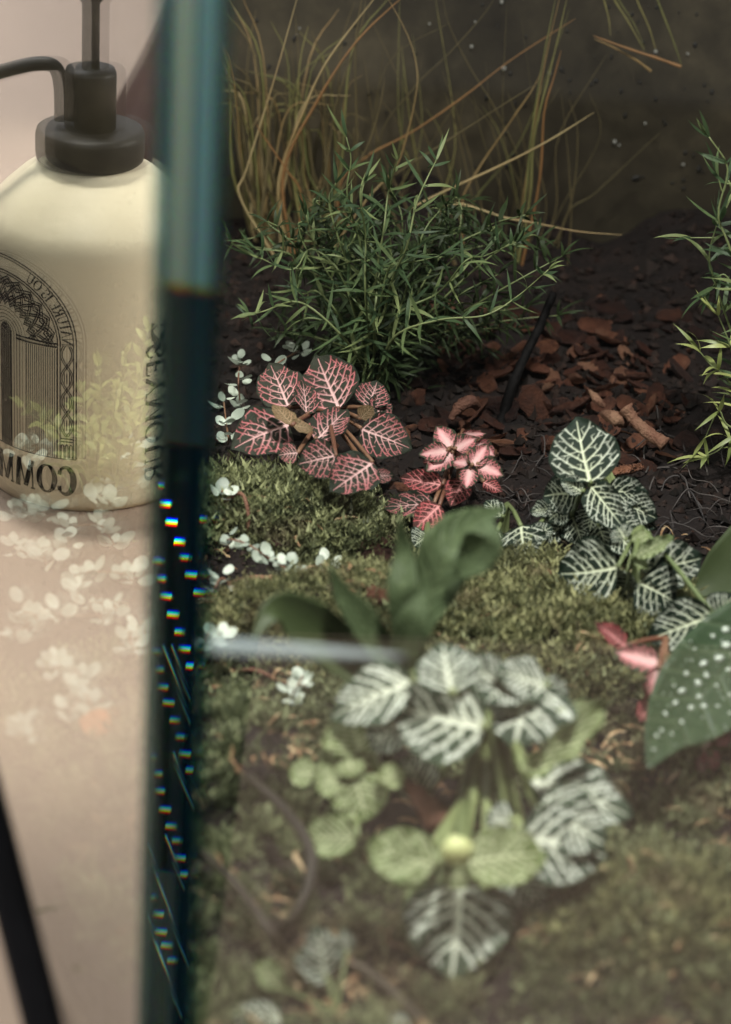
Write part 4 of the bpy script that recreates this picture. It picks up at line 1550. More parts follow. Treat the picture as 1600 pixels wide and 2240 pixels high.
def grass_blade(parent, pxpts, y, wpx, mat, n=20):
    wpx = wpx * 0.56
    ys_ = y if hasattr(y, '__len__') else [y] * len(pxpts)
    loc = Vector(parent.location)
    path = spline([at_y(px, py, yy) for (px, py), yy in zip(pxpts, ys_)], n)
    T, _ = frames(path)
    V, F = [], []
    for i, p in enumerate(path):
        f = i / n
        w = px_size(p, wpx) * 0.5 * (0.12 + 1.0 * (1 - f) ** 0.55 * (0.85 + 0.15 * math.sin(f * 23 + wpx)))
        view = (CAM - p).normalized()
        nrm = (view - T[i] * view.dot(T[i])).normalized()
        sd = T[i].cross(nrm)
        q = p - loc
        V += [q - sd * w, q - nrm * w * 0.5, q + sd * w, q + nrm * w * 0.15]
    for i in range(n):
        a = i * 4
        for k in range(4):
            F.append((a + k, a + (k + 1) % 4, a + 4 + (k + 1) % 4, a + 4 + k))
    return link('blade', pymesh('blade', V, F), mat, parent)


rn = random.Random(21)
gp = at_y(640, 600, 1.36)
straw = thing('dry_grass', Vector((gp.x, 1.36, gz(gp.x, 1.36))), 'tuft of dry straw-coloured grass at the back left, behind the fern', 'grass')
for pts, y, w, m in [
    ([(600, 560), (525, 430), (540, 370), (600, 175), (655, -20)], 1.335, 11, M_STRAW),
    ([(630, 560), (610, 400), (666, 240), (720, 128), (840, -30)], 1.345, 15, M_STRAW),
    ([(640, 560), (620, 380), (697, 217), (782, 89), (895, -20)], 1.35, 15, M_ORANGE),
    ([(640, 590), (660, 434), (627, 372), (575, 295), (560, 270)], 1.33, 9, M_ORANGE),
    ([(720, 560), (800, 440), (862, 372), (887, 310), (910, 210), (912, 147), (891, 74), (840, -20)], 1.34, 8, M_STRAW),
    ([(660, 600), (740, 430), (800, 330), (830, 240), (842, 170)], 1.355, 11, M_STRAWD),
    ([(640, 600), (700, 440), (720, 330), (735, 230), (790, 60), (800, 0)], 1.36, 10, M_STRAWD),
]:
    grass_blade(straw, pts, y, w, m)
for i in range(64):
    x0 = rn.uniform(540, 760)
    x1 = x0 + rn.gauss(-20, 70)
    top = rn.uniform(-20, 330)
    lean = rn.gauss(0, 70)
    pts = [(x0 * 0.5 + 320, 610), (x0, 500), (x0 * 0.6 + x1 * 0.4 + lean * 0.1, 380), ((x0 + x1) / 2 + lean * 0.35, 240 * 0.5 + top * 0.5), (x1 + lean, top)]
    grass_blade(straw, pts, rn.uniform(1.365, 1.405), rn.uniform(8, 19), rn.choice([M_STRAWD, M_STRAWD, M_STRAW, M_GRASSG]), 16)

gp2 = at_y(1120, 560, 1.36)
straw2 = thing('dry_grass', Vector((gp2.x, 1.36, gz(gp2.x, 1.36))), 'long arching grass blades crossing the middle of the dark back', 'grass')
for pts, y, w, m in [
    ([(940, 560), (900, 470), (925, 442), (1100, 360), (1200, 308), (1300, 246)], [1.36, 1.33, 1.325, 1.33, 1.335, 1.34], 13, M_STRAW),
    ([(900, 560), (840, 410), (867, 380), (964, 318), (1084, 240), (1180, 180)], 1.35, 11, M_STRAWD),
    ([(1120, 590), (1150, 430), (1161, 315), (1184, 157), (1217, -10)], 1.36, 11, M_GRASSG),
    ([(1130, 590), (1160, 430), (1169, 300), (1210, 131), (1242, -10)], 1.365, 11, M_GRASSG),
    ([(1125, 590), (1150, 400), (1178, 220), (1200, 100), (1226, -10)], 1.37, 8, M_STRAW),
    ([(1140, 590), (1180, 400), (1191, 247), (1212, 170), (1228, 110)], 1.36, 11, M_ORANGE),
    ([(1020, 590), (1010, 450), (1049, 367), (1120, 262), (1176, 176), (1196, 100)], 1.365, 9, M_STRAW),
    ([(1000, 590), (960, 480), (1000, 446), (1105, 476), (1172, 488), (1262, 506), (1362, 514)], [1.36, 1.33, 1.32, 1.31, 1.305, 1.30, 1.30], 12, M_STRAW),
    ([(1240, 600), (1250, 480), (1247, 400), (1243, 337), (1228, 205)], 1.38, 6, M_STRAWD),
    ([(1210, 600), (1240, 470), (1300, 425), (1375, 355), (1450, 285)], 1.39, 10, M_STRAWD),
    ([(760, 590), (740, 420), (800, 345), (900, 290), (1010, 215), (1120, 130), (1260, 40)], 1.38, 10, M_ORANGE),
    ([(900, 600), (830, 330), (900, 200), (980, 120), (1060, 30), (1090, -20)], 1.385, 8, M_STRAWD),
    ([(1130, 600), (1140, 380), (1090, 250), (1030, 150), (985, 60), (965, -20)], 1.39, 8, M_STRAWD),
]:
    grass_blade(straw2, pts, y, w, m, 28)
for i in range(30):
    x0 = rn.uniform(850, 1260)
    x1 = x0 + rn.gauss(0, 90)
    top = rn.uniform(-20, 260)
    pts = [(x0 * 0.6 + 430, 600), (x0, 460), ((x0 + x1) / 2 + rn.gauss(0, 20), 300), (x1, top)]
    grass_blade(straw2, pts, rn.uniform(1.385, 1.41), rn.uniform(5, 10), rn.choice([M_STRAWD, M_STRAWD, M_GRASSG]), 16)

gp3 = at_y(1460, 20, 1.385)
straw3 = thing('hanging_grass', Vector((gp3.x, 1.385, gp3.z)), 'few bent grass blades hanging in the dark upper right', 'grass')
for pts, y, w, m in [
    ([(1330, -40), (1345, 0), (1375, 48), (1411, 112)], 1.385, 9, M_GRASSG), ([(1336, -40), (1354, 0), (1386, 50), (1412, 108)], 1.388, 7, M_GRASSG),
    ([(1385, -40), (1394, 0), (1420, 60), (1436, 112)], 1.388, 7, M_GRASSG), ([(1425, -40), (1439, 0), (1466, 70), (1484, 120), (1492, 145)], 1.38, 9, M_GRASSG),
    ([(1490, 146), (1440, 128), (1397, 114), (1340, 94), (1298, 78)], 1.375, 13, M_ORANGE), ([(1425, 156), (1390, 130), (1337, 101), (1300, 85)], 1.378, 11, M_STRAW),
    ([(1316, -40), (1322, 0), (1332, 40), (1336, 80)], 1.39, 7, M_GRASSG),
]:
    grass_blade(straw3, pts, y, w, m)


# ------------------------------------------------------------------ moss
def moss_object(name, label, sampler, n, length, mat, seed, tilt=0.55):
    r = np.random.default_rng(seed)
    per = 20
    x, y, keep = sampler(r, n // per)
    x, y = x[keep], y[keep]
    M_ = len(x)
    cl_tone = np.repeat(r.normal(0, 0.32, M_) - 0.08, per)
    cl_len = np.repeat(0.5 + 0.9 * r.random(M_) ** 1.4, per)
    cl_az = np.repeat(r.random(M_) * 6.283, per)
    sg = np.repeat(0.0014 + 0.0022 * r.random(M_), per)
    x = np.repeat(x, per) + r.normal(0, 1, M_ * per) * sg
    y = np.repeat(y, per) + r.normal(0, 1, M_ * per) * sg
    ok = (x > CX - (y - FRONT_Y) * math.tan(LP_ANG) + 0.012) & (y > FRONT_Y + 0.012) & (x < 0.36)
    x, y, cl_tone, cl_len, cl_az = x[ok], y[ok], cl_tone[ok], cl_len[ok], cl_az[ok]
    z = ground_np(x, y)
    N = len(x)
    L = length * (0.5 + 0.7 * r.random(N)) * cl_len
    az = np.where(r.random(N) < 0.55, cl_az + r.normal(0, 0.6, N), r.random(N) * 6.283)
    tl = np.abs(r.normal(0, tilt, N))
    D = np.stack([np.cos(az) * np.sin(tl), np.sin(az) * np.sin(tl), np.cos(tl)], 1)
    B = np.stack([x, y, z - 0.001], 1)
    K = 9
    Vs, cols = [], []
    rc_ = r.random(N) + cl_tone
    for k in range(K):
        f = (k + 0.5) / K
        bend = np.stack([np.cos(az), np.sin(az), -0.4 * np.ones(N)], 1) * (f * f * 0.35)[..., None] if False else np.stack([np.cos(az), np.sin(az), -0.5 * np.ones(N)], 1) * (f * f * 0.3)
        p = B + (D * f + bend) * L[:, None]
        a = r.random(N) * 6.283
        rad = np.stack([np.cos(a), np.sin(a), 0.35 + 0.5 * r.random(N)], 1) + D * 0.7
        rad /= np.linalg.norm(rad, axis=1)[:, None]
        ll = L * (0.34 - 0.12 * f) * (0.7 + 0.6 * r.random(N))
        sd = np.cross(rad, r.normal(size=(N, 3)))
        sd /= np.linalg.norm(sd, axis=1)[:, None] + 1e-9
        w = ll * 0.17
        tri_ = np.stack([p - sd * w[:, None], p + sd * w[:, None], p + rad * ll[:, None]], 1)
        Vs.append(tri_.reshape(-1, 3))
        cols.append(np.repeat(np.clip(0.15 + 0.55 * f + 0.5 * (rc_ - 0.5), 0, 1), 3))
    # stem
    sd = np.cross(D, r.normal(size=(N, 3)))
    sd /= np.linalg.norm(sd, axis=1)[:, None] + 1e-9
    w = 0.00022
    tri_ = np.stack([B - sd * w, B + sd * w, B + D * (L * 0.95)[:, None]], 1)
    Vs.append(tri_.reshape(-1, 3))
    cols.append(np.repeat(np.clip(0.1 + 0.3 * rc_, 0, 1), 3))
    V = np.vstack(Vs)
    F = np.arange(len(V)).reshape(-1, 3)
    me = bpy.data.meshes.new(name)
    me.vertices.add(len(V))
    me.vertices.foreach_set('co', V.astype(np.float32).ravel())
    me.loops.add(len(V))
    me.loops.foreach_set('vertex_index', F.astype(np.int32).ravel())
    me.polygons.add(len(F))
    me.polygons.foreach_set('loop_start', np.arange(0, len(V), 3, dtype=np.int32))
    me.polygons.foreach_set('loop_total', np.full(len(F), 3, dtype=np.int32))
    me.update(calc_edges=True)
    set_attr(me, 'tone', np.concatenate(cols))
    o = link(name, me, mat)
    return tag(o, label, 'moss', kind='stuff')


def m_moss(name, dark, mid_, lite, brown, bn=0.5):
    t = NT(name)
    n1 = t.noise(22, 4)
    c = t.ramp(t.attr('tone'), [(0.05, dark), (0.45, mid_), (0.9, lite)])
    bf = t.math('MULTIPLY', t.math('SUBTRACT', n1, bn, clamp=True), 4.0, clamp=True)
    c = t.mix(bf, c, brown)
    return t.bsdf(c, 0.6, None, 0.3, trans=0.25)


M_MOSS1 = m_moss('feathery_moss', (0.024, 0.030, 0.014), (0.095, 0.108, 0.050), (0.36, 0.38, 0.19), (0.19, 0.14, 0.09), 0.56)
M_MOSS2 = m_moss('olive_moss', (0.032, 0.035, 0.016), (0.115, 0.122, 0.055), (0.35, 0.35, 0.17), (0.20, 0.12, 0.08), 0.52)
M_MOSS3 = m_moss('low_moss', (0.042, 0.050, 0.026), (0.125, 0.142, 0.072), (0.32, 0.35, 0.19), (0.20, 0.125, 0.09), 0.53)


def patch(cx, cy, rx, ry, hole=None):
    def s(r, n):
        a = r.random(n) * 6.283
        q = np.sqrt(r.random(n))
        x = cx + rx * q * np.cos(a)
        y = cy + ry * q * np.sin(a)
        edge = q + 0.22 * np.sin(a * 5 + cx * 40) * q + 0.12 * np.sin(a * 11)
        return x, y, edge < 0.97
    return s


m1, m2, m3, m4 = MOUNDS[0], MOUNDS[1], MOUNDS[2], MOUNDS[3]
moss_object('moss', 'feathery green moss cushion under the large pink-veined plant', patch(m1[0] + 0.008, m1[1], 0.062, 0.040), 15000, 0.0115, M_MOSS1, 1, 0.7)
moss_object('moss', 'small rounded olive moss mound behind the pale highlight streak', patch(m2[0], m2[1], 0.054, 0.036), 13000, 0.0075, M_MOSS2, 2)
moss_object('moss', 'broad olive moss patch in the middle, in front of the white-veined plants', patch(m3[0], m3[1], 0.082, 0.066), 24000, 0.0095, M_MOSS2, 3)
moss_object('moss', 'golden green moss hump in the lower right corner', patch(m4[0], m4[1], 0.058, 0.042), 9000, 0.009, M_MOSS2, 4)


def carpet(r, n):
    x = r.uniform(-0.20, 0.22, n)
    y = r.uniform(FRONT_Y, 0.96, n)
    q = _hash_noise(x, y, 60, 2.0) * 0.5 + _hash_noise(x, y, 170, 5.0) * 0.3
    keep = q > -0.22
    hx, hy, rx, ry = MOUNDS[6][0], MOUNDS[6][1], 0.045, 0.035
    keep &= ((x - hx) / rx) ** 2 + ((y - hy) / ry) ** 2 > 1.0
    keep &= (y < 0.93 + 0.03 * np.sin(x * 60))
    return x, y, keep


moss_object('moss', 'blurred carpet of low moss covering the near ground', carpet, 52000, 0.0100, M_MOSS3, 5)


# ------------------------------------------------------------------ bark, twigs, roots and crumbs
def chip_mesh(name, seed, flat=0.35):
    rn_ = random.Random(seed)
    bm = bmesh.new()
    bmesh.ops.create_icosphere(bm, subdivisions=2, radius=1)
    ax = Vector((rn_.uniform(-1, 1), rn_.uniform(-1, 1), rn_.uniform(-1, 1))).normalized()
    cuts = [(Vector((rn_.uniform(-1, 1), rn_.uniform(-1, 1), rn_.uniform(-.4, .4))).normalized(), rn_.uniform(.45, .8)) for _ in range(5)]
    for v in bm.verts:
        for nn, dd_ in cuts:
            e = v.co.dot(nn) - dd_
            if e > 0:
                v.co -= nn * e
        v.co *= 1 + rn_.uniform(-.10, .10)
        v.co.z = v.co.z * flat + 0.25 * v.co.x * v.co.x + rn_.uniform(-.05, .05)
    me = bpy.data.meshes.new(name)
    bm.to_mesh(me)
    bm.free()
    return me


t = NT('red_bark')
f = t.math('ADD', t.math('MULTIPLY', t.rnd(), 0.45), t.math('MULTIPLY', t.noise(2.2, 6, 0.65), 0.55))
c = t.ramp(f, [(0.2, (0.016, 0.007, 0.006)), (0.42, (0.045, 0.018, 0.012)), (0.62, (0.12, 0.045, 0.024)), (0.85, (0.26, 0.115, 0.06))])
M_BARK = t.bsdf(c, 0.6, t.bump(t.noise(5, 8, 0.7), 0.7, 0.3), 0.35)
M_TWIG = m_plain('black_twig', (0.0035, 0.003, 0.003), 0.7, 300, 0.4, 0.6, spec=0.1)
M_BROWNTW = m_var('brown_twig', [(0.2, (0.07, 0.03, 0.022)), (0.5, (0.15, 0.07, 0.045)), (0.8, (0.27, 0.16, 0.10))], 0.65, 130, 0.25, bump=.9, mixn=.7)
M_DKTWIG = m_var('dark_brown_twig', [(0.2, (0.012, 0.009, 0.005)), (0.8, (0.03, 0.022, 0.011))], 0.6, 60, 0.3)
M_ROOT = m_var('dark_root', [(0.2, (0.016, 0.014, 0.014)), (0.8, (0.07, 0.06, 0.055))], 0.6, 60, 0.3)
CHIPS = [chip_mesh('bark_chip', s, 0.3 + 0.1 * (s % 3)) for s in range(8)]
for c_ in CHIPS:
    c_.materials.append(M_BARK)


def chip(px, py, size, label, group=None, rot=None, k=0, sx=1.0):
    p = at_g(px, py)
    s = px_size(p, size) * 0.5
    o = link('bark_chip', CHIPS[k % 8], None, None, p + Vector((0, 0, s * 0.25)))
    o.scale = (s * sx, s, s)
    o.rotation_euler = rot or (rn.uniform(-.6, .6), rn.uniform(-.6, .6), rn.uniform(0, 6))
    return tag(o, label, 'bark', group)


chip(815, 1238, 118, 'large red-brown bark piece in the gap left of the green fern', None, (0.75, 0.1, 0.4), 1, 1.1)
chip(830, 1318, 84, 'dull red bark piece just below the largest bark piece', None, (0.5, 0.3, 1.2), 2)
chip(770, 1265, 50, 'small dark bark piece touching the left of the largest one', None, (0.3, 0.0, 2.2), 3)
chip(1170, 905, 104, 'orange-brown curled bark piece behind the tall white-veined leaf', None, (0.9, 0.2, 0.3), 4)
chip(1240, 905, 84, 'greyish brown bark piece right of the orange curled one', None, (0.7, 0.1, 1.0), 5)
chip(1205, 745, 74, 'rusty bark piece beside the top of the black twig', None, (0.9, 0.0, 2.0), 6)
chip(1205, 985, 62, 'rust-coloured bark piece left of the tall white-veined leaf', None, (0.6, 0.4, 0.0), 7)
chip(1495, 830, 72, 'faint brown bark flake under the right asparagus fern', None, (0.6, -0.5, 2.6), 0, 1.5)
def place_words(px, py):
    a = ('above the small pink plant' if px < 1060 else 'by the foot of the black twig' if px < 1160 else 'behind the tall white-veined leaf' if px < 1290
         else 'beside the pinkish dried stalk' if px < 1400 else 'by the right asparagus fern')
    b = 'far back' if py < 790 else 'halfway back' if py < 880 else 'near the front'
    return b + ', ' + a


def curl_mesh(name, seed):
    rn_ = random.Random(seed)
    nu, nv_ = 10, 8
    V_, F_ = [], []
    cu1, cu2, tw = rn_.uniform(0.8, 2.2), rn_.uniform(-.6, .8), rn_.uniform(-.6, .6)
    for i in range(nu + 1):
        u = -1 + 2 * i / nu
        for j in range(nv_ + 1):
            v = -1 + 2 * j / nv_
            w_ = (1 - u * u) ** 0.5 * (0.55 + 0.08 * rn_.uniform(-1, 1))
            a_ = v * w_ * cu1
            V_.append((u, math.sin(a_) / cu1 + tw * u * 0.2, (1 - math.cos(a_)) / cu1 + cu2 * u * u * 0.4 + rn_.uniform(-.025, .025)))
    for i in range(nu):
        for j in range(nv_):
            a_ = i * (nv_ + 1) + j
            F_.append((a_, a_ + 1, a_ + nv_ + 2, a_ + nv_ + 1))
    return pymesh(name, V_, F_)


t = NT('dry_leaf_litter')
f = t.math('ADD', t.math('MULTIPLY', t.rnd(), 0.5), t.math('MULTIPLY', t.noise(2.5, 5, 0.65), 0.5))
c = t.ramp(f, [(0.2, (0.03, 0.013, 0.010)), (0.45, (0.085, 0.034, 0.022)), (0.62, (0.17, 0.070, 0.042)), (0.85, (0.29, 0.16, 0.10))])
M_LITTER = t.bsdf(c, 0.55, t.bump(t.noise(9, 6, 0.7), 0.6, 0.2), 0.3, trans=0.2)
CURLS = [curl_mesh('dried_leaf', s_) for s_ in range(7)]
for c_ in CURLS:
    c_.materials.append(M_LITTER)
rn = random.Random(77)
for i in range(190):
    px, py = rn.gauss(1200, 170), rn.gauss(865, 85)
    if i > 52:
        px, py = rn.uniform(940, 1500), rn.uniform(690, 1020)
    if not (930 < px < 1510 and 670 < py < 1030):
        continue
    p = at_g(px, py)
    sz = rn.uniform(18, 48)
    s_ = px_size(p, sz)
    o = link('dried_leaf', CURLS[rn.randrange(7)], None, None, p + Vector((0, 0, s_ * rn.uniform(-.1, .35))))
    o.scale = (s_ * rn.uniform(.8, 1.2), s_, s_)
    o.rotation_euler = (rn.uniform(-.9, .9), rn.uniform(-.6, .6), rn.uniform(0, 6.3))
    wd = place_words(px, py)
    tag(o, ('large' if sz > 38 else 'small') + ' curled dry leaf ' + wd, 'leaf', 'dry leaves ' + wd)
rn = random.Random(5)
for i in range(72):
    px, py = rn.uniform(880, 1520), rn.uniform(660, 1040)
    if i > 54:
        px, py = rn.uniform(470, 880), rn.uniform(880, 1300)
    sz = rn.uniform(26, 70)
    if i > 54:
        wd = ('above' if py < 1000 else 'left of' if px < 640 else 'right of') + ' the feathery moss cushion'
    else:
        wd = place_words(px, py)
    chip(px, py, sz, ('broad' if sz > 48 else 'small') + ' brown bark chip ' + wd, 'bark chips ' + wd, k=rn.randrange(8), sx=rn.uniform(.7, 1.5))


def twig(name, pts, radii, mat, label, cat='twig', sides=9, wob=0.17, n=22):
    path = spline(pts, n)
    rr = np.interp(np.linspace(0, 1, n + 1), np.linspace(0, 1, len(radii)), radii)
    base = path[0].copy()
    o = link(name, tube_mesh(name, [p - base for p in path], list(rr), sides, wob), mat, None, base)
    return tag(o, label, cat)


p0, p1 = at_g(1092, 925), at_y(1212, 640, at_g(1092, 925).y + 0.045)
twig('twig', [p0 - Vector((0, 0, .004)), p0.lerp(p1, .35) + Vector((-.001, 0, .001)), p0.lerp(p1, .7), p1], [px_size(p0, 14), px_size(p0, 11), px_size(p0, 10), px_size(p0, 8)], M_TWIG, 'thin black twig standing slanted in the soil behind the small pink plant')
twig('dried_stalk', [at_z(1456, 972, .012), at_z(1410, 940, .016), at_z(1385, 915, .02), at_z(1368, 892, .024)], [px_size(p0, 15), px_size(p0, 13), px_size(p0, 12), px_size(p0, 17)], M_BROWNTW, 'pinkish brown dried stalk lying right of the tall white-veined leaf', 'stalk')
twig('dried_stalk', [at_z(985, 918, .010), at_z(1005, 890, .016), at_z(1030, 878, .018), at_z(1045, 890, .012)], [px_size(p0, 6), px_size(p0, 13), px_size(p0, 14), px_size(p0, 8)], M_BROWNTW, 'curled brown stalk end on the soil above the small pink plant', 'stalk')
twig('dried_stalk', [at_z(1330, 1035, .008), at_z(1365, 1028, .010), at_z(1402, 1022, .008)], [px_size(p0, 10), px_size(p0, 11), px_size(p0, 9)], M_BARK, 'short red-brown stalk lying flat behind the white-veined plant', 'stalk')
twig('dried_stalk', [at_z(1290, 855, .012), at_z(1305, 872, .012), at_z(1322, 890, .008)], [px_size(p0, 4), px_size(p0, 10), px_size(p0, 5)], M_BROWNTW, 'tiny pinkish dried leaf stub above the tall white-veined leaf', 'stalk')
twig('dried_stalk', [at_z(1320, 905, .012), at_z(1345, 915, .018), at_z(1368, 925, .014)], [px_size(p0, 8), px_size(p0, 16), px_size(p0, 12)], M_BROWNTW, 'knobbly brown stub joined beside the pinkish dried stalk', 'stalk')
twig('dried_leaf', [at_z(880, 1700, .045), at_z(920, 1745, .040), at_z(960, 1790, .034), at_z(990, 1820, .030)], [.001, .004, .006, .002], M_BROWNTW, 'withered brown leaf curled in the hollow of the big silvery plant', 'leaf', 8, 0.2)
twig('twig', [at_g(500, 1277), at_g(570, 1281) + Vector((0, 0, .004)), at_g(680, 1285)], [px_size(p0, 5), px_size(p0, 6), px_size(p0, 4)], M_BROWNTW, 'thin tan twig lying level behind the small moss mound')
twig('twig', [at_g(470, 1120), at_g(520, 1130) + Vector((0, 0, .012)), at_g(540, 1165) + Vector((0, 0, .012)), at_g(542, 1200)], [px_size(p0, 4), px_size(p0, 4), px_size(p0, 3)], M_BROWNTW, 'bent brown twig looping over the left of the feathery moss')
twig('twig', [at_g(500, 1470), at_g(560, 1480) + Vector((0, 0, .003)), at_g(640, 1505)], [px_size(p0, 3), px_size(p0, 4), px_size(p0, 2)], M_BROWNTW, 'fine reddish runner below the left end of the pale streak')
gn = at_g(540, 1700)
twig('twig', [at_z(545, 1700, .028), at_z(620, 1770, .032), at_z(676, 1850, .034), at_z(678, 1930, .028), at_z(640, 2010, .02), at_g(600, 2060)], [.0016, .0020, .0023, .0022, .0018, .0016], M_DKTWIG, 'dark curved twig sweeping down the blurred lower left')
twig('twig', [at_z(440, 1860, .02), at_z(530, 1950, .022), at_z(590, 2040, .018), at_g(640, 2100)], [.0013, .0017, .002, .0016], M_DKTWIG, 'dark straight twig crossing under the curved one in the lower left')
twig('twig', [at_g(735, 2120) + Vector((0, 0, .006)), at_g(830, 2180) + Vector((0, 0, .006)), at_g(960, 2270)], [.0018, .002, .002], M_DKTWIG, 'dark brown twig running off the bottom edge')
rn = random.Random(8)
rt = at_g(1500, 1080)
roots = thing('exposed_roots', rt, 'tangle of thin dark exposed roots on the soil at the right', 'roots')
for i in range(44):
    px, py = rn.uniform(1410, 1610), rn.uniform(960, 1200)
    if i > 30:
        px, py = rn.uniform(1060, 1220), rn.uniform(1040, 1130)
    p = at_g(px, py)
    pts = [p]
    d = Vector((rn.uniform(-1, 1), rn.uniform(-1, 1), 0)).normalized()
    for k in range(4):
        p = p + d * rn.uniform(.005, .011)
        d = (d + Vector((rn.uniform(-.8, .8), rn.uniform(-.8, .8), 0))).normalized()
        p.z = gz(p.x, p.y) + rn.uniform(0, .010)
        pts.append(p.copy())
    link('root', tube_mesh('root', [q - rt for q in spline(pts, 12)], rn.uniform(.00018, .0006), 5, .3), M_ROOT, roots)

# dry fibres and bits lying on the moss, as one mass
r = np.random.default_rng(19)
N = 1500
x = r.uniform(-0.10, 0.17, N)
y = r.uniform(FRONT_Y + 0.03, 1.06, N)
ok = (x > CX - (y - FRONT_Y) * math.tan(LP_ANG) + 0.015) & (_hash_noise(x, y, 40, 7.0) > -0.1)
x, y = x[ok], y[ok]
N = len(x)
B = np.stack([x, y, ground_np(x, y) + 0.002 + 0.005 * r.random(N)], 1)
az = r.random(N) * 6.283
L = 0.003 + 0.012 * r.random(N) ** 2
W = 0.0003 + 0.0006 * r.random(N)
bnd = r.normal(0, 0.5, N)
Vs = []
for k in range(5):
    f_ = k / 4 - 0.5
    a_ = az + bnd * f_ * 2
    c_ = B + np.stack([np.cos(az) * f_ * L, np.sin(az) * f_ * L, (0.25 - f_ * f_) * L * 0.5], 1) + np.stack([-np.sin(az), np.cos(az), np.zeros(N)], 1) * (bnd * f_ * f_ * L)[:, None]
    sd = np.stack([-np.sin(a_), np.cos(a_), 0.3 * np.ones(N)], 1)
    w_ = (W * (1 - abs(f_) * 1.2))[:, None]
    Vs += [c_ - sd * w_, c_ + sd * w_]
V = np.stack(Vs, 1).reshape(-1, 3)
fq = np.array([(0, 1, 3, 2), (2, 3, 5, 4), (4, 5, 7, 6), (6, 7, 9, 8)])
F = (fq[None] + (np.arange(N) * 10)[:, None, None]).reshape(-1, 4)
t = NT('dry_fibre')
c = t.ramp(t.noise(150, 2), [(0.3, (0.07, 0.03, 0.018)), (0.5, (0.20, 0.12, 0.06)), (0.65, (0.36, 0.27, 0.16))])
o = link('plant_litter', npmesh('plant_litter', V, F, True), t.bsdf(c, 0.7, None, 0.2))
tag(o, 'dry tan and brown fibres scattered over the moss', 'litter', kind='stuff')

# crumbs of soil, as one mass
r = np.random.default_rng(9)
N = 9000
x = r.uniform(-0.16, 0.26, N)
y = r.uniform(0.93, 1.41, N)
ok = x > CX - (y - FRONT_Y) * math.tan(LP_ANG) + 0.012
x, y = x[ok], y[ok]
N = len(x)
s = np.abs(r.normal(0, 0.0016, N)) + 0.0006
octv = np.array([(1, 0, 0), (-1, 0, 0), (0, 1, 0), (0, -1, 0), (0, 0, 1), (0, 0, -1)], float)
octf = np.array([(0, 2, 4), (2, 1, 4), (1, 3, 4), (3, 0, 4), (2, 0, 5), (1, 2, 5), (3, 1, 5), (0, 3, 5)])
V = octv[None] * (s[:, None, None]) * r.uniform(.5, 1.3, (N, 6, 3))
V = V + r.normal(0, 1, (N, 6, 3)) * s[:, None, None] * 0.2 + np.stack([x, y, ground_np(x, y) + s * 0.3], 1)[:, None, :]
F = (octf[None] + (np.arange(N) * 6)[:, None, None]).reshape(-1, 3)
t = NT('soil_crumb')
c = t.ramp(t.noise(120, 3), [(0.3, (0.004, 0.003, 0.002)), (0.55, (0.014, 0.008, 0.006)), (0.75, (0.045, 0.022, 0.015))])
M_CRUMB = t.bsdf(c, 0.8, None, 0.25)
o = link('soil_crumbs', npmesh('soil_crumbs', V.reshape(-1, 3), F), M_CRUMB)
tag(o, 'loose crumbs of dark soil and bark dust', 'soil', kind='stuff')


# ------------------------------------------------------------------ small round-leaved creepers
def round_leaf(name, seed):
    rn_ = random.Random(seed)
    V = [(0, 0.5, -0.10)]
    n = 14
    for i in range(n):
        a = 2 * math.pi * i / n
        V.append((0.5 * math.sin(a) * (0.82 + 0.06 * rn_.uniform(-1, 1)), 0.5 - 0.5 * math.cos(a), 0.04 * math.cos(2 * a)))
    F = [(0, 1 + i, 1 + (i + 1) % n) for i in range(n)]
    return pymesh(name, V, F)


M_PALE = m_var('pale_grey_green_leaf', [(0.2, (0.22, 0.26, 0.21)), (0.5, (0.35, 0.40, 0.33)), (0.8, (0.52, 0.57, 0.48))], 0.45, 60, 0.4, 0.2, mixn=0.3)
RL = [round_leaf('leaf', s) for s in range(4)]
for m_ in RL:
    m_.materials.append(M_PALE)


def creeper(pxs, label, size=36, zlo=0.006, zhi=0.022, seed=0, group=None, per=6):
    """stem through the given picture points, each carrying a rosette of small round leaves"""
    rn_ = random.Random(seed)
    g_ = at_g(*pxs[0])
    root = thing('creeping_plant', g_, label, 'plant', group)
    pts = [Vector(g_) - Vector((0, 0, .003))]
    nodes = []
    for q in pxs:
        p = at_g(*q)
        h = rn_.uniform(zlo, zhi)
        p = at_z(q[0], q[1], p.z + h)
        nodes.append(p)
        pts.append(p)
    link('stem', tube_mesh('stem', [q - g_ for q in spline(pts, 8 * len(pts))], 0.00045, 5), M_REDSTEM, root)
    for p in nodes:
        a0 = rn_.uniform(0, 6.3)
        for k in range(per + rn_.randrange(-1, 2)):
            a = a0 + k * 2.4
            el = rn_.uniform(0.15, 0.8)
            dv = Vector((math.cos(a) * math.cos(el), math.sin(a) * math.cos(el), math.sin(el)))
            L = px_size(p, size * rn_.uniform(.55, 1.1))
            b_ = p + dv * L * rn_.uniform(0.05, 0.45) + Vector((0, 0, rn_.uniform(-.004, .002)))
            o = link('leaf', RL[rn_.randrange(4)], None, root)
            yv = dv.normalized()
            zv = Vector((rn_.uniform(-.4, .4), rn_.uniform(-.7, .1), 1))
            zv = (zv - yv * zv.dot(yv)).normalized()
            m = Matrix((yv.cross(zv), yv, zv)).transposed().to_4x4()
            m.translation = b_ - g_
            o.matrix_local = m @ Matrix.Diagonal((L * .9, L, L, 1))
    return root


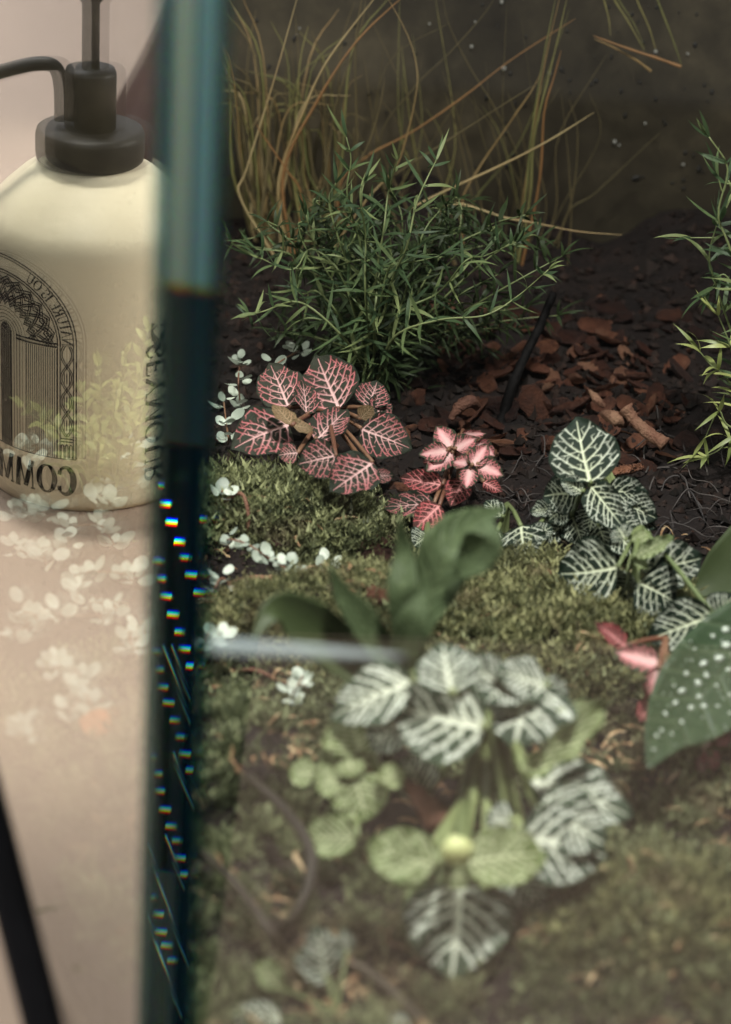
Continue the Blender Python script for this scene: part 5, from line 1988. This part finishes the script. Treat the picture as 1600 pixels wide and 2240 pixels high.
creeper([(525, 880), (522, 830), (525, 796)], 'grey-green creeper sprig standing at the far left, above the pink leaves', 34, seed=1, per=5)
creeper([(600, 800), (640, 775), (655, 768)], 'dim grey-green creeper sprig just behind the pink leaves', 32, seed=2, per=4)
creeper([(500, 960), (496, 930), (490, 880)], 'small creeper sprig at the left edge of the large pink plant', 32, seed=3, per=4)
creeper([(470, 1065), (492, 1045), (486, 1075)], 'blurred creeper rosette between the glass corner and the feathery moss', 40, seed=4, per=5)
creeper([(500, 1180), (540, 1190), (590, 1222), (620, 1240), (640, 1250)], 'pale creeper with clustered leaves below the feathery moss', 36, seed=5, per=5)
creeper([(470, 1290), (488, 1265), (520, 1302)], 'two-sprigged pale creeper left of the small moss mound', 34, seed=6, per=3)
creeper([(450, 1400), (462, 1382), (480, 1388)], 'bright blurred creeper at the left end of the pale streak', 38, seed=7, per=4)
creeper([(640, 1520), (655, 1495), (662, 1478)], 'small pale creeper rosette below the pale streak', 36, seed=8, per=6)
creeper([(700, 1235), (715, 1240), (690, 1260)], 'tiny creeper leaves at the edge of the bark gap', 28, seed=9, per=3)
LEFT = [
    ([(290, 1040), (285, 1005), (300, 975)], 'creeper sprig seen through the bottle reflection beside the lettering on its side'),
    ([(70, 1010), (80, 975), (40, 985)], 'creeper sprig seen through the dark slot of the printed arch'),
    ([(240, 1100), (235, 1065), (215, 1085), (300, 1060)], 'creeper cluster seen through the foot of the mirrored bottle'),
    ([(60, 1130), (55, 1105), (30, 1120), (100, 1120)], 'creeper cluster showing under the mirrored lettering at the frame edge'),
    ([(150, 1180), (155, 1155), (220, 1150), (250, 1190)], 'creeper strand just below the mirrored bottle'),
    ([(100, 1230), (90, 1205), (70, 1215), (30, 1195)], 'creeper strand by the left frame edge below the mirrored bottle'),
    ([(170, 1290), (160, 1262), (200, 1250), (270, 1255), (290, 1270)], 'long creeper strand in the middle of the left pane'),
    ([(60, 1370), (50, 1340), (80, 1350), (30, 1390)], 'creeper clump low at the left frame edge'),
    ([(220, 1350), (195, 1320), (250, 1325), (240, 1345), (130, 1345)], 'densest creeper clump in the middle of the left pane'),
    ([(290, 1420), (285, 1392), (300, 1380)], 'creeper sprig close to the dark glass corner'),
    ([(130, 1470), (120, 1440), (170, 1470), (180, 1490)], 'bright creeper rosette in the lower left pane'),
    ([(200, 1550), (185, 1520), (150, 1560)], 'faint creeper above the orange fallen leaf'),
    ([(60, 1610), (40, 1600), (45, 1580)], 'single faint creeper tip in the lower left pane'),
]
for i, (q, lb_) in enumerate(LEFT):
    creeper(q, lb_, 40, seed=40 + i, per=6)

# orange fallen leaf seen through the left pane
fl = thing('fallen_leaf', at_g(205, 1590), 'orange fallen leaf seen dimly through the left pane', 'leaf')
LM['orange'] = ([leaf_mesh('leaf_blade', 130, vw=0.7, npairs=5, nt=40, nv=28)], m_leaf('orange_dry_leaf', (0.42, 0.15, 0.06), (0.45, 0.17, 0.07), (0.5, 0.2, 0.09), (0.5, 0.22, 0.1)))
put_leaf(fl, at_z(240, 1590, .012), at_z(172, 1575, .014), px_size(at_g(205, 1590), 70), 'orange', 0, 'leaf_blade')

# ------------------------------------------------------------------ yellow-green fern behind the left pane
g = at_g(235, 1090)
frn = thing('spike_moss', g, 'yellow-green feathery spike moss seen through the mirrored bottle', 'plant')
rn = random.Random(31)
for tipx, tipy in [(215, 800), (275, 770), (325, 720), (180, 860), (255, 850), (305, 830), (160, 900), (235, 900), (330, 860), (130, 960), (280, 920), (200, 950), (90, 900), (50, 890)]:
    y0 = g.y + rn.uniform(-.03, .03)
    P = [at_g(235 + (tipx - 235) * 0.3 + rn.uniform(-30, 30), 1080), at_y(235 + (tipx - 235) * 0.7, 1000 * 0.5 + tipy * 0.5, y0), at_y(tipx, tipy, y0)]
    sprig(frn, P, rn, NEEDLES_Y, step=0.006, leaf_len=(0.008, 0.013), leaf_w=0.0034, whorl=2, spread=0.8)

# ------------------------------------------------------------------ dark cloth behind the bottle, in the mirrored room
cp = mirror(at_z(470, 470, TABLE_Z))
V, F = [], []
for i in range(13):
    f_ = i / 12
    for j in range(48):
        a = 2 * math.pi * j / 48
        rad = (0.010 + 0.085 * (1 - f_) ** 1.1) * (1 + 0.10 * (1 - f_) * math.sin(a * 9 + f_ * 2))
        V.append((rad * math.cos(a), rad * math.sin(a), 0.20 * f_))
for i in range(12):
    for j in range(48):
        a, b = i * 48 + j, i * 48 + (j + 1) % 48
        F.append((a, b, b + 48, a + 48))
F.append(tuple(range(12 * 48, 13 * 48)))
o = link('draped_cloth', pymesh('draped_cloth', V, F), m_plain('maroon_cloth', (0.045, 0.018, 0.018), 0.9, 40, 0.2), None, cp + Vector((0, 0, 0.0005)))
tag(o, 'dark maroon pleated cloth cone behind the mirrored bottle, beside the glass corner', 'cloth')
